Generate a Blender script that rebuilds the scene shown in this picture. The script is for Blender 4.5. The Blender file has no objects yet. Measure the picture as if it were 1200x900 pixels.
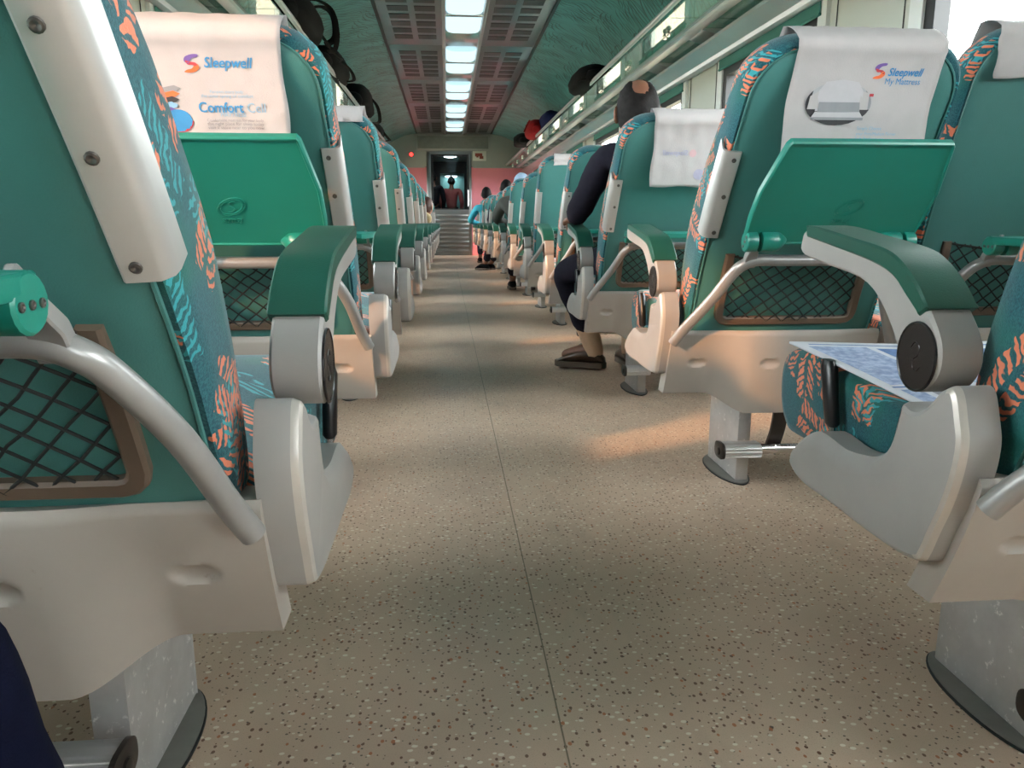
import bpy, bmesh, math, random
from mathutils import Vector, Matrix, noise
PI = math.pi
C = bpy.context.scene.collection
sc = bpy.context.scene

# ------------------------------------------------------------------ materials
def newmat(name):
    m = bpy.data.materials.new(name); m.use_nodes = True
    nt = m.node_tree
    for n in list(nt.nodes): nt.nodes.remove(n)
    out = nt.nodes.new('ShaderNodeOutputMaterial')
    return m, nt, out
def N(nt, kind, **kw):
    n = nt.nodes.new('ShaderNode' + kind)
    for k, v in kw.items():
        if k.startswith('i_'): n.inputs[k[2:].replace('_', ' ')].default_value = v
        else: setattr(n, k, v)
    return n
def c4(c): return (c[0], c[1], c[2], 1)
def srgb(r, g, b):
    f = lambda x: (x/255/12.92) if x/255 <= .04045 else ((x/255+.055)/1.055)**2.4
    return (f(r), f(g), f(b))
def mix(nt, fac, a, b, mode='MIX'):
    n = nt.nodes.new('ShaderNodeMix'); n.data_type = 'RGBA'; n.blend_type = mode
    for idx, v in ((0, fac), (6, a), (7, b)):
        if hasattr(v, 'links'): nt.links.new(v, n.inputs[idx])
        elif idx == 0: n.inputs[0].default_value = v
        else: n.inputs[idx].default_value = c4(v)
    return n.outputs[2]
def math_(nt, op, a, b=None, c=None):
    n = nt.nodes.new('ShaderNodeMath'); n.operation = op
    for i, v in enumerate((a, b, c)):
        if v is None: continue
        if hasattr(v, 'links'): nt.links.new(v, n.inputs[i])
        else: n.inputs[i].default_value = v
    return n.outputs[0]
def ramp(nt, fac, p0, p1):
    n = nt.nodes.new('ShaderNodeMapRange'); n.interpolation_type = 'SMOOTHSTEP'
    nt.links.new(fac, n.inputs['Value']); n.inputs['From Min'].default_value = p0; n.inputs['From Max'].default_value = p1
    return n.outputs[0]
def objco(nt, scale=(1, 1, 1)):
    t = nt.nodes.new('ShaderNodeTexCoord'); m = nt.nodes.new('ShaderNodeMapping')
    m.inputs['Scale'].default_value = scale
    nt.links.new(t.outputs['Object'], m.inputs['Vector'])
    return m.outputs['Vector']
def noise_(nt, vec, scale, detail=3, rough=.5):
    n = N(nt, 'TexNoise'); n.inputs['Scale'].default_value = scale; n.inputs['Detail'].default_value = detail
    n.inputs['Roughness'].default_value = rough
    nt.links.new(vec, n.inputs['Vector']); return n.outputs[0]
def bsdf(nt, out, col, rough=.5, metal=0, spec=.5, coat=0, sheen=0):
    b = N(nt, 'BsdfPrincipled')
    if hasattr(col, 'links'): nt.links.new(col, b.inputs['Base Color'])
    else: b.inputs['Base Color'].default_value = c4(col)
    if hasattr(rough, 'links'): nt.links.new(rough, b.inputs['Roughness'])
    else: b.inputs['Roughness'].default_value = rough
    b.inputs['Metallic'].default_value = metal; b.inputs['Specular IOR Level'].default_value = spec
    b.inputs['Coat Weight'].default_value = coat; b.inputs['Sheen Weight'].default_value = sheen
    nt.links.new(b.outputs[0], out.inputs[0]); return b
def bump(nt, b, h, strength, dist=.001):
    n = N(nt, 'Bump'); n.inputs['Strength'].default_value = strength; n.inputs['Distance'].default_value = dist
    nt.links.new(h, n.inputs['Height']); nt.links.new(n.outputs[0], b.inputs['Normal'])
def simple(name, col, rough=.5, metal=0, var=.15, vs=14, bs=0, bscale=300, spec=.5, coat=0, sheen=0, col2=None, wear=None):
    """colour with soft noise variation, optional fine bump, optional worn speckle colour"""
    m, nt, out = newmat(name)
    v = objco(nt)
    n1 = noise_(nt, v, vs, 5, .6)
    d = col2 or tuple(x*(1-var) for x in col)
    cc = mix(nt, ramp(nt, n1, .3, .7), col, d)
    if wear:
        wcol, wsc, lo, hi = wear
        w = noise_(nt, v, wsc, 6, .7)
        cc = mix(nt, ramp(nt, w, lo, hi), cc, wcol)
    b = bsdf(nt, out, cc, rough, metal, spec, coat, sheen)
    if bs: bump(nt, b, noise_(nt, v, bscale, 2), bs)
    return m
def emis(name, col, s):
    m, nt, out = newmat(name); e = N(nt, 'Emission'); e.inputs[0].default_value = c4(col); e.inputs[1].default_value = s
    nt.links.new(e.outputs[0], out.inputs[0]); return m
def glassmat(name, tint=(1, 1, 1), refl=.5, rough=.02, haze=0, hazecol=(.6, .8, .75)):
    m, nt, out = newmat(name)
    t = N(nt, 'BsdfTransparent'); t.inputs[0].default_value = c4(tint)
    g = N(nt, 'BsdfGlossy'); g.inputs['Roughness'].default_value = rough
    f = N(nt, 'Fresnel'); f.inputs[0].default_value = 1.5
    geo = N(nt, 'NewGeometry'); front = math_(nt, 'SUBTRACT', 1.0, geo.outputs['Backfacing'])
    fac = math_(nt, 'MULTIPLY', math_(nt, 'MULTIPLY', f.outputs[0], refl), front)
    mx = N(nt, 'MixShader'); nt.links.new(fac, mx.inputs[0]); nt.links.new(t.outputs[0], mx.inputs[1]); nt.links.new(g.outputs[0], mx.inputs[2])
    last = mx.outputs[0]
    if haze:
        d = N(nt, 'BsdfDiffuse'); d.inputs[0].default_value = c4(hazecol)
        m2 = N(nt, 'MixShader'); m2.inputs[0].default_value = haze
        nt.links.new(last, m2.inputs[1]); nt.links.new(d.outputs[0], m2.inputs[2]); last = m2.outputs[0]
    nt.links.new(last, out.inputs[0]); return m

def fabric_mat():
    """blue-green moquette with fans of orange and turquoise dashes"""
    m, nt, out = newmat('moquette_fabric')
    tc = nt.nodes.new('ShaderNodeTexCoord'); sep = N(nt, 'SeparateXYZ'); nt.links.new(tc.outputs['Object'], sep.inputs[0])
    # fold the 3 axes to 2: a along y+.55x, b along z+.45x
    a = math_(nt, 'MULTIPLY_ADD', sep.outputs[0], .8, sep.outputs[1]); bz = math_(nt, 'MULTIPLY_ADD', sep.outputs[0], .35, sep.outputs[2])
    cmb = N(nt, 'CombineXYZ'); nt.links.new(a, cmb.inputs[0]); nt.links.new(bz, cmb.inputs[1])
    nz = N(nt, 'TexNoise'); nz.inputs['Scale'].default_value = 60; nz.inputs['Detail'].default_value = 2
    nt.links.new(cmb.outputs[0], nz.inputs['Vector'])
    wv = N(nt, 'VectorMath', operation='MULTIPLY_ADD'); nt.links.new(nz.outputs['Color'], wv.inputs[0])
    wv.inputs[1].default_value = (.021, .021, 0); nt.links.new(cmb.outputs[0], wv.inputs[2])
    base = mix(nt, ramp(nt, noise_(nt, tc.outputs['Object'], 420, 2), .3, .7), srgb(20, 70, 80), srgb(40, 96, 102))
    base = mix(nt, ramp(nt, noise_(nt, tc.outputs['Object'], 9, 2), .45, .7), base, srgb(22, 96, 88))
    cur = base
    for (sc_, off, freq, dens, col, wid) in ((9.5, (0, 0, 0), 84., .62, srgb(214, 122, 90), .36), (10.5, (3.7, 1.3, 0), 96., .55, srgb(52, 146, 152), .30), (13, (7.1, 4.4, 0), 92., .42, srgb(212, 118, 86), .33)):
        ad = N(nt, 'VectorMath', operation='ADD'); nt.links.new(wv.outputs[0], ad.inputs[0]); ad.inputs[1].default_value = off
        vo = N(nt, 'TexVoronoi'); vo.voronoi_dimensions = '2D'; vo.inputs['Scale'].default_value = sc_
        nt.links.new(ad.outputs[0], vo.inputs['Vector'])
        sub = N(nt, 'VectorMath', operation='SUBTRACT'); nt.links.new(ad.outputs[0], sub.inputs[0]); nt.links.new(vo.outputs['Position'], sub.inputs[1])
        sc2 = N(nt, 'SeparateColor'); nt.links.new(vo.outputs['Color'], sc2.inputs[0])
        rot = N(nt, 'VectorRotate'); rot.rotation_type = 'Z_AXIS'; nt.links.new(sub.outputs[0], rot.inputs['Vector'])
        nt.links.new(math_(nt, 'MULTIPLY', sc2.outputs[0], 6.28), rot.inputs['Angle'])
        s3 = N(nt, 'SeparateXYZ'); nt.links.new(rot.outputs[0], s3.inputs[0])
        # chevron fan: stripes along x, skewed by |y|
        ay = math_(nt, 'ABSOLUTE', s3.outputs[1])
        xx = math_(nt, 'MULTIPLY_ADD', ay, .7, s3.outputs[0])
        st = math_(nt, 'ABSOLUTE', math_(nt, 'SUBTRACT', math_(nt, 'FRACT', math_(nt, 'MULTIPLY', xx, freq)), .5))
        dash = ramp(nt, st, wid-.04, wid-.1)
        dash = math_(nt, 'SUBTRACT', 1.0, ramp(nt, st, wid-.12, wid-.02))
        c1 = math_(nt, 'LESS_THAN', ay, .024)
        c0 = math_(nt, 'GREATER_THAN', ay, .0035)
        c2 = math_(nt, 'LESS_THAN', math_(nt, 'ABSOLUTE', s3.outputs[0]), .042)
        c3 = math_(nt, 'LESS_THAN', sc2.outputs[1], dens)
        f = math_(nt, 'MULTIPLY', math_(nt, 'MULTIPLY', dash, math_(nt, 'MULTIPLY', c1, c0)), math_(nt, 'MULTIPLY', c2, c3))
        cur = mix(nt, f, cur, col)
    b = bsdf(nt, out, cur, .9, 0, .2, 0, .25)
    bump(nt, b, noise_(nt, tc.outputs['Object'], 900, 2), .5, .001)
    return m

def floor_mat():
    m, nt, out = newmat('speckled_vinyl_floor')
    v = objco(nt)
    base = mix(nt, ramp(nt, noise_(nt, v, 2.2, 5, .6), .3, .7), srgb(212, 185, 160), srgb(198, 171, 148))
    base = mix(nt, math_(nt, 'MULTIPLY', ramp(nt, noise_(nt, v, 700, 2), .55, .75), .35), base, srgb(120, 104, 84))
    cur = base
    for (s, dens, rad, col, off, sq) in ((105, .30, .17, srgb(104, 62, 40), (0, 0, 0), (1, .75, 1)), (120, .20, .13, srgb(84, 72, 60), (2.3, 1.1, 0), (.8, 1, 1)),
                                 (92, .36, .17, srgb(236, 226, 208), (5.3, 7.7, 0), (.72, 1, 1)), (70, .16, .12, srgb(184, 108, 64), (9.3, 3.7, 0), (1, .7, 1))):
        mp = nt.nodes.new('ShaderNodeMapping'); mp.inputs['Scale'].default_value = sq; mp.inputs['Location'].default_value = off; mp.inputs['Rotation'].default_value = (0, 0, off[0])
        nt.links.new(v, mp.inputs['Vector'])
        vo = N(nt, 'TexVoronoi'); vo.voronoi_dimensions = '2D'; vo.inputs['Scale'].default_value = s
        nt.links.new(mp.outputs[0], vo.inputs['Vector'])
        s2 = N(nt, 'SeparateColor'); nt.links.new(vo.outputs['Color'], s2.inputs[0])
        r_ = math_(nt, 'MULTIPLY_ADD', s2.outputs[1], rad*1.1, rad*.45)
        f = math_(nt, 'MULTIPLY', math_(nt, 'LESS_THAN', vo.outputs['Distance'], r_), math_(nt, 'LESS_THAN', s2.outputs[0], dens))
        cur = mix(nt, math_(nt, 'MULTIPLY', f, .88), cur, col)
    # scuffs and traffic grime
    w = noise_(nt, objco(nt, (1, .35, 1)), 6, 6, .7)
    cur = mix(nt, math_(nt, 'MULTIPLY', ramp(nt, w, .52, .75), .25), cur, srgb(96, 88, 76))
    rr = math_(nt, 'MULTIPLY_ADD', noise_(nt, v, 5, 4), .25, .30)
    b = bsdf(nt, out, cur, rr, 0, .5)
    bump(nt, b, noise_(nt, v, 160, 2), .12, .001)
    return m

def cove_mat():
    """teal laminate printed with thin grass-like strokes"""
    m, nt, out = newmat('teal_grass_laminate')
    v = objco(nt)
    base = mix(nt, ramp(nt, noise_(nt, v, 3, 3), .3, .7), srgb(98, 166, 168), srgb(84, 150, 152))
    cur = base
    sp = N(nt, 'SeparateXYZ'); nt.links.new(v, sp.inputs[0])
    for (sc_, off, tilt, spread, ln, bend, wd) in ((3.2, (0, 0, 0), .35, .9, .24, 1.6, .0022), (3.9, (3.1, 1.7, 0), .75, .8, .20, -2.2, .0018), (4.6, (7.7, 4.3, 0), .1, 1.2, .17, 2.6, .0017), (2.6, (5.2, 9.1, 0), 1.0, .7, .30, 1.2, .0020), (5.2, (1.4, 6.6, 0), .5, 1.0, .15, -3.0, .0015)):
        ad = N(nt, 'VectorMath', operation='ADD'); nt.links.new(v, ad.inputs[0]); ad.inputs[1].default_value = off
        vo = N(nt, 'TexVoronoi'); vo.voronoi_dimensions = '2D'; vo.inputs['Scale'].default_value = sc_
        nt.links.new(ad.outputs[0], vo.inputs['Vector'])
        sub = N(nt, 'VectorMath', operation='SUBTRACT'); nt.links.new(ad.outputs[0], sub.inputs[0]); nt.links.new(vo.outputs['Position'], sub.inputs[1])
        cc = N(nt, 'SeparateColor'); nt.links.new(vo.outputs['Color'], cc.inputs[0])
        ro = N(nt, 'VectorRotate'); ro.rotation_type = 'Z_AXIS'; nt.links.new(sub.outputs[0], ro.inputs['Vector'])
        nt.links.new(math_(nt, 'MULTIPLY_ADD', cc.outputs[0], spread, tilt), ro.inputs['Angle'])
        q = N(nt, 'SeparateXYZ'); nt.links.new(ro.outputs[0], q.inputs[0])
        y2 = math_(nt, 'MULTIPLY', q.outputs[1], q.outputs[1])
        for k, x0 in enumerate((-.045, .0, .05)):              # three blades per tuft
            xx = math_(nt, 'ADD', math_(nt, 'MULTIPLY_ADD', y2, bend*(1+.5*k), math_(nt, 'MULTIPLY', q.outputs[1], .25*(k-1))), x0)
            dx = math_(nt, 'ABSOLUTE', math_(nt, 'SUBTRACT', q.outputs[0], xx))
            taper = math_(nt, 'MULTIPLY', math_(nt, 'SUBTRACT', 1.0, math_(nt, 'DIVIDE', math_(nt, 'ABSOLUTE', q.outputs[1]), ln*.62)), wd*3.6)
            f = math_(nt, 'LESS_THAN', dx, taper)
            cur = mix(nt, math_(nt, 'MULTIPLY', f, .8), cur, srgb(38, 66, 66))
    bsdf(nt, out, cur, .35, 0, .5)
    return m
def brushed(name, col, rough=.28, metal=1, stretch=(60, 1, 60)):
    m, nt, out = newmat(name)
    v = objco(nt, stretch)
    n = noise_(nt, v, 6, 4)
    cc = mix(nt, n, tuple(x*.82 for x in col), col)
    r = math_(nt, 'MULTIPLY_ADD', n, .18, rough-.08)
    b = bsdf(nt, out, cc, r, metal)
    return m

M = {}
M['fabric'] = fabric_mat()
M['vinyl'] = simple('teal_vinyl', srgb(68, 122, 117), .40, 0, .1, 5, .32, 600, .45)
M['tray'] = simple('green_tray_plastic', srgb(28, 124, 108), .33, 0, .08, 6, .05, 300, .5)
M['grey'] = simple('grey_moulded_plastic', srgb(160, 157, 153), .42, 0, .08, 8, .05, 300, .45, wear=(srgb(120, 110, 100), 22, .70, .80))
M['shell'] = simple('warm_grey_plastic', srgb(168, 160, 151), .5, 0, .07, 7, .06, 250, .4, wear=(srgb(130, 118, 104), 18, .68, .8))
M['edge'] = simple('worn_silver_edge', srgb(196, 190, 182), .4, .3, .1, 20)
M['alu'] = simple('anodised_aluminium', srgb(196, 194, 190), .36, .55, .06, 9, .03, 300, .5)
M['pad'] = simple('green_arm_pad', srgb(25, 80, 66), .40, 0, .12, 9, .3, 700, .5)
M['black'] = simple('black_plastic', srgb(26, 26, 28), .35, 0, .2, 12)
M['disc'] = simple('dark_pivot_disc', srgb(38, 36, 36), .25, .2, .2, 12)
M['tube'] = simple('grey_painted_tube', srgb(152, 150, 147), .33, .3, .1, 14, wear=(srgb(120, 112, 104), 26, .66, .74))
M['brown'] = simple('brown_grey_pocket_plastic', srgb(98, 82, 68), .48, 0, .15, 14, .15, 200)
M['cord'] = simple('black_cord', srgb(24, 26, 25), .8, 0, .2, 30)
M['chrome'] = simple('bright_steel', srgb(206, 204, 202), .18, 1, .08, 10)
M['tread'] = simple('ribbed_aluminium', srgb(208, 206, 204), .28, .7, .06, 10)
M['screw'] = simple('screw_steel', srgb(120, 116, 112), .3, .9, .2, 60)
M['steel'] = simple('scratched_zinc_steel', srgb(196, 194, 192), .42, .5, .14, 20, .1, 120, .5, wear=(srgb(238, 236, 232), 60, .58, .7))
M['plate'] = simple('dull_steel_plate', srgb(128, 126, 120), .5, .4, .12, 25)
M['dark'] = simple('dark_strap_metal', srgb(60, 54, 50), .4, .5, .2, 20)
M['cloth'] = simple('white_nonwoven_cloth', srgb(180, 174, 172), .85, 0, .06, 20, .4, 500, .2)
M['blue_ink'] = simple('blue_print', srgb(56, 134, 186), .8, 0, .08, 60)
M['light_ink'] = simple('pale_blue_print', srgb(130, 172, 200), .8, 0, .08, 60)
M['grey_ink'] = simple('grey_print', srgb(140, 140, 143), .8, 0, .08, 60)
M['lilac_ink'] = simple('faint_lilac_print', srgb(166, 164, 184), .85, 0, .05, 30)
M['pink_ink'] = simple('faint_pink_print', srgb(192, 158, 158), .85, 0, .05, 30)
M['dark_ink'] = simple('dark_print', srgb(58, 56, 58), .8, 0, .1, 60)
M['mid_ink'] = simple('mid_grey_print', srgb(168, 168, 170), .8, 0, .08, 60)
M['pale_ink'] = simple('pale_print', srgb(182, 178, 180), .8, 0, .04, 60)
M['orange_ink'] = simple('orange_print', srgb(232, 112, 62), .8, 0, .1, 60)
M['purple_ink'] = simple('purple_print', srgb(110, 84, 150), .8, 0, .1, 60)
M['red_ink'] = simple('red_print', srgb(176, 60, 66), .8, 0, .1, 60)
M['paper'] = simple('newsprint', srgb(206, 208, 214), .8, 0, .05, 12)
M['floor'] = floor_mat()
M['cove'] = cove_mat()
M['panel'] = brushed('ceiling_steel', srgb(162, 166, 172), .30, 1)
M['slot'] = simple('slot_dark_metal', srgb(70, 66, 68), .4, .8, .15, 20)
M['trimalu'] = simple('rack_aluminium', srgb(200, 202, 204), .3, .75, .06, 6)
M['wall'] = simple('grey_laminate_wall', srgb(196, 200, 190), .4, 0, .04, 3, 0, 0, .4)
M['whiteframe'] = simple('white_window_frame', srgb(224, 228, 226), .4, 0, .04, 6)
M['rubber'] = simple('black_rubber_gasket', srgb(22, 24, 26), .55, 0, .2, 10)
M['blind'] = simple('teal_roller_blind', srgb(52, 118, 108), .7, 0, .08, 8)
M['endwall'] = simple('grey_end_wall', srgb(150, 154, 148), .5, 0, .05, 3)
M['pink'] = simple('pink_end_wall', srgb(214, 126, 136), .55, 0, .06, 4)
M['doorsteel'] = brushed('door_steel', srgb(140, 142, 140), .3, 1, (1, 1, 60))
M['glass'] = glassmat('window_glass', (.94, .97, .96), 1.0)
M['doorglass'] = glassmat('door_glass', (.80, .84, .84), .8)
M['rackglass'] = glassmat('rack_glass', (.80, .93, .89), 1.2, .03, .13, srgb(120, 190, 182))
M['lamp'] = emis('ceiling_tube_diffuser', (.58, .85, .95), 1.05)
M['reflector'] = simple('lamp_reflector', srgb(206, 214, 216), .2, .8, .05, 10)
M['vlamp'] = emis('vestibule_lamp', (.85, .95, 1.0), 14)
M['redlamp'] = emis('red_indicator', (1, .05, .04), 2.2)
M['suit'] = simple('charcoal_suit', srgb(36, 35, 45), .9, 0, .2, 40, .3, 500, .1)
M['navy'] = simple('navy_trousers', srgb(12, 16, 36), .92, 0, .2, 40, .3, 500, .08)
M['skin'] = simple('skin', srgb(150, 102, 78), .5, 0, .1, 20)
M['skin_dark'] = simple('skin_brown', srgb(124, 82, 62), .5, 0, .1, 20)
M['hair'] = simple('dark_greying_hair', srgb(22, 19, 18), .75, 0, .3, 50, .8, 160, .15, col2=srgb(34, 31, 30))
M['blackhair'] = simple('black_hair', srgb(14, 12, 12), .75, 0, .3, 50, .6, 160, .15)
M['brownhair'] = simple('brown_hair', srgb(74, 40, 28), .55, 0, .3, 50, .6, 160)
M['sock'] = simple('beige_sock', srgb(222, 188, 158), .9, 0, .06, 60, .4, 500)
M['leather'] = simple('brown_leather_shoe', srgb(82, 62, 48), .3, 0, .2, 20)
M['sole'] = simple('shoe_sole', srgb(96, 82, 70), .7, 0, .15, 20)
M['tealjacket'] = simple('teal_jacket', srgb(32, 150, 168), .7, 0, .12, 20, .3, 60)
M['darkjacket'] = simple('dark_olive_jacket', srgb(60, 62, 56), .8, 0, .2, 20, .4, 60)
M['beigetop'] = simple('beige_sleeve', srgb(206, 182, 138), .8, 0, .1, 20)
M['pinkshirt'] = simple('pink_red_backpack_cloth', srgb(190, 100, 100), .75, 0, .15, 20)
M['bluecap'] = simple('pale_blue_scarf', srgb(150, 176, 200), .85, 0, .1, 30)
M['bagblack'] = simple('black_nylon', srgb(13, 13, 14), .8, 0, .25, 20, .4, 220, .12)
M['bagred'] = simple('red_nylon', srgb(150, 30, 36), .8, 0, .2, 20, .4, 220, .15)
M['bagnavy'] = simple('navy_nylon', srgb(28, 36, 84), .8, 0, .2, 20, .4, 220, .15)
M['earth'] = simple('pale_dry_ground', srgb(150, 138, 112), .9, 0, .2, .3)
M['beigelug'] = simple('beige_latch', srgb(214, 190, 160), .5, 0, .08, 20)

# ------------------------------------------------------------------ mesh helpers
def finish(bm, name, mats, ang=38, recalc=True):
    if recalc: bmesh.ops.recalc_face_normals(bm, faces=bm.faces)
    for f in bm.faces: f.smooth = True
    for e in bm.edges:
        if len(e.link_faces) == 2:
            if e.calc_face_angle(0) > math.radians(ang): e.smooth = False
    me = bpy.data.meshes.new(name); bm.to_mesh(me); bm.free()
    for m in (mats if isinstance(mats, (list, tuple)) else [mats]): me.materials.append(M[m] if isinstance(m, str) else m)
    return me
def link(name, me, parent=None, loc=None, rot=None, label=None):
    o = bpy.data.objects.new(name, me); C.objects.link(o)
    if parent is not None: o.parent = parent
    if loc is not None: o.location = loc
    if rot is not None: o.rotation_euler = rot
    if label: o['label'] = label
    return o
def tag(o, label, cat, group=None):
    o['label'] = label; o['category'] = cat
    if group: o['group'] = group
    return o
def empty(name, loc, label, cat, group=None, rot=(0, 0, 0)):
    o = bpy.data.objects.new(name, None); C.objects.link(o); o.location = loc; o.rotation_euler = rot
    return tag(o, label, cat, group)
def struct(name, me, loc=None, parent=None):
    o = link(name, me, parent, loc)
    o['kind'] = 'structure'
    return o
def box(bm, x0, x1, y0, y1, z0, z1, mi=0, bev=0, seg=2):
    r = bmesh.ops.create_cube(bm, size=1)
    vs = r['verts']
    for v in vs:
        v.co = Vector((x0+(x1-x0)*(v.co.x+.5), y0+(y1-y0)*(v.co.y+.5), z0+(z1-z0)*(v.co.z+.5)))
    fs = set(f for v in vs for f in v.link_faces)
    for f in fs: f.material_index = mi
    if bev:
        es = list(set(e for v in vs for e in v.link_edges))
        r2 = bmesh.ops.bevel(bm, geom=es, offset=bev, segments=seg, profile=.5, affect='EDGES')
        for f in r2['faces']: f.material_index = mi
def cr(pts, n=4, closed=True):
    """Catmull-Rom resampling of a list of tuples"""
    P = [Vector(p) for p in pts]; L = len(P); out = []
    rng = range(L if closed else L-1)
    for i in rng:
        if closed: a, b, c, d = P[i-1], P[i], P[(i+1) % L], P[(i+2) % L]
        else: a, b, c, d = P[max(i-1, 0)], P[i], P[i+1], P[min(i+2, L-1)]
        for k in range(n):
            t = k/n
            out.append(.5*((2*b)+(c-a)*t+(2*a-5*b+4*c-d)*t*t+(3*b-a-3*c+d)*t**3))
    if not closed: out.append(P[-1])
    return out
def tube(bm, pts, r, seg=10, closed=False, mi=0, caps=True, flat=None):
    P = [Vector(p) for p in pts]; n = len(P); rings = []
    rr = r if isinstance(r, (list, tuple)) else [r]*n
    up = None
    for i, p in enumerate(P):
        if closed: t = (P[(i+1) % n]-P[i-1])
        else: t = P[min(i+1, n-1)]-P[max(i-1, 0)]
        t.normalize()
        if up is None:
            up = Vector((0, 0, 1)) if abs(t.z) < .9 else Vector((1, 0, 0))
        s = t.cross(up)
        if s.length < 1e-6: s = t.orthogonal()
        s.normalize(); up = s.cross(t).normalized()
        f2 = flat or 1
        rings.append([bm.verts.new(p+s*math.cos(2*PI*k/seg)*rr[i]+up*math.sin(2*PI*k/seg)*rr[i]*f2) for k in range(seg)])
    for i in range(n if closed else n-1):
        a, b = rings[i], rings[(i+1) % n]
        for k in range(seg):
            f = bm.faces.new((a[k], a[(k+1) % seg], b[(k+1) % seg], b[k])); f.material_index = mi
    if caps and not closed:
        bm.faces.new(rings[0][::-1]).material_index = mi; bm.faces.new(rings[-1]).material_index = mi
def loft(bm, rings, mi=0, cap0=True, cap1=True, closed=True):
    vs = [[bm.verts.new(Vector(p)) for p in r] for r in rings]
    n = len(vs[0])
    for a, b in zip(vs, vs[1:]):
        for k in range(n if closed else n-1):
            try: bm.faces.new((a[k], a[(k+1) % n], b[(k+1) % n], b[k])).material_index = mi
            except ValueError: pass
    if cap0: bm.faces.new(vs[0][::-1]).material_index = mi
    if cap1: bm.faces.new(vs[-1]).material_index = mi
    return vs
def inset_outline(pts, d):
    """2-D polygon offset inwards (pts list of Vector 2D, d float or list)"""
    n = len(pts); out = []
    area = sum(pts[i].x*pts[(i+1) % n].y-pts[(i+1) % n].x*pts[i].y for i in range(n))
    sg = 1 if area > 0 else -1
    for i in range(n):
        t = (pts[(i+1) % n]-pts[i-1]); t.normalize()
        nn = Vector((-t.y, t.x))*sg
        dd = d[i] if isinstance(d, list) else d
        out.append(pts[i]+nn*dd)
    return out
def grid(bm, fn, nu, nv, mi=0):
    vs = [[bm.verts.new(Vector(fn(i/nu, j/nv))) for i in range(nu+1)] for j in range(nv+1)]
    for j in range(nv):
        for i in range(nu):
            bm.faces.new((vs[j][i], vs[j][i+1], vs[j+1][i+1], vs[j+1][i])).material_index = mi
    return vs
def lathe(bm, prof, seg=24, axis='x', org=(0, 0, 0), mi=0):
    """prof: (axial, radius)"""
    o = Vector(org); rings = []
    for a, r in prof:
        ring = []
        for k in range(seg):
            c, s = math.cos(2*PI*k/seg)*r, math.sin(2*PI*k/seg)*r
            ring.append(o+(Vector((a, c, s)) if axis == 'x' else Vector((c, a, s)) if axis == 'y' else Vector((c, s, a))))
        rings.append(ring)
    loft(bm, rings, mi)
_tc = {}
def text_geo(s, size, bold=0, shear=0, space=1.0, ext=0):
    key = (s, size, bold, shear, ext)
    if key in _tc: return _tc[key]
    cu = bpy.data.curves.new('t', 'FONT'); cu.body = s; cu.size = size; cu.offset = bold; cu.shear = shear; cu.resolution_u = 3; cu.space_character = space; cu.extrude = ext
    o = bpy.data.objects.new('t', cu); C.objects.link(o)
    dg = bpy.context.evaluated_depsgraph_get(); me = bpy.data.meshes.new_from_object(o.evaluated_get(dg))
    g = ([v.co.copy() for v in me.vertices], [list(p.vertices) for p in me.polygons])
    bpy.data.objects.remove(o); bpy.data.curves.remove(cu); bpy.data.meshes.remove(me)
    _tc[key] = g; return g

# ------------------------------------------------------------------ seat
X_RIGHT, X_LEFT = .465, -.113        # aisle faces of the two rows of armrests
PITCH, Y0 = 1.0, .714
PIV = (-.02, .40)                    # recline pivot (y, z)
REAR = cr([(-.052, .372), (-.072, .43), (-.110, .53), (-.172, .645), (-.247, .775), (-.310, .880), (-.343, .940)], 8, False)
_L = [0]
for a, b in zip(REAR, REAR[1:]): _L.append(_L[-1]+(b-a).length)
SMAX = _L[-1]
def rear(s):
    s = max(0, min(SMAX, s))
    for i in range(len(REAR)-1):
        if s <= _L[i+1]+1e-9:
            t = (s-_L[i])/(_L[i+1]-_L[i]); p = REAR[i].lerp(REAR[i+1], t); d = (REAR[i+1]-REAR[i]).normalized()
            return p, Vector((d.y, -d.x))           # point (y,z), normal pointing forward (+y)
def s_at_z(z):
    for i in range(len(REAR)-1):
        if REAR[i].y <= z <= REAR[i+1].y: return _L[i]+(_L[i+1]-_L[i])*(z-REAR[i].y)/(REAR[i+1].y-REAR[i].y)
    return SMAX if z > REAR[-1].y else 0
UC, HW = .272, .217                  # backrest centre and half width
def thick(s):
    t = s/SMAX
    ks = [(0, .07), (.12, .095), (.35, .125), (.55, .115), (.75, .085), (.92, .07), (1, .055)]
    for (a, x), (b, y) in zip(ks, ks[1:]):
        if t <= b: return x+(y-x)*(t-a)/(b-a)
    return ks[-1][1]
def hw(s, inset=0):
    R = .085; top = SMAX-inset; w = HW-inset
    taper = .018*(s/SMAX)**2
    w -= taper
    if s > top-R:
        q = (s-(top-R))/R; q = min(1, q); w = w-R+R*math.sqrt(max(0, 1-q*q))
    r2 = .02
    if s < r2+inset:
        q = 1-(s-inset)/r2; q = max(0, min(1, q)); w = w-r2+r2*math.sqrt(1-q*q)
    return w
def p3(S, u, s, off=0):
    """point on the rear surface of the backrest; off>0 towards the front; relative to the recline pivot"""
    p, n = rear(s); q = p+n*off
    return Vector((S*u, q.x-PIV[0], q.y-PIV[1]))
def stations(inset, n=26):
    s0, s1 = inset, SMAX-inset; R = .085; r2 = .02
    out = [s0+r2*(1-math.cos(PI/2*k/4)) for k in range(4)]
    m = n-12
    out += [s0+r2+(s1-R-s0-r2)*k/m for k in range(m)]
    out += [s1-R+R*math.sin(PI/2*k/8) for k in range(9)]
    return out
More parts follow.
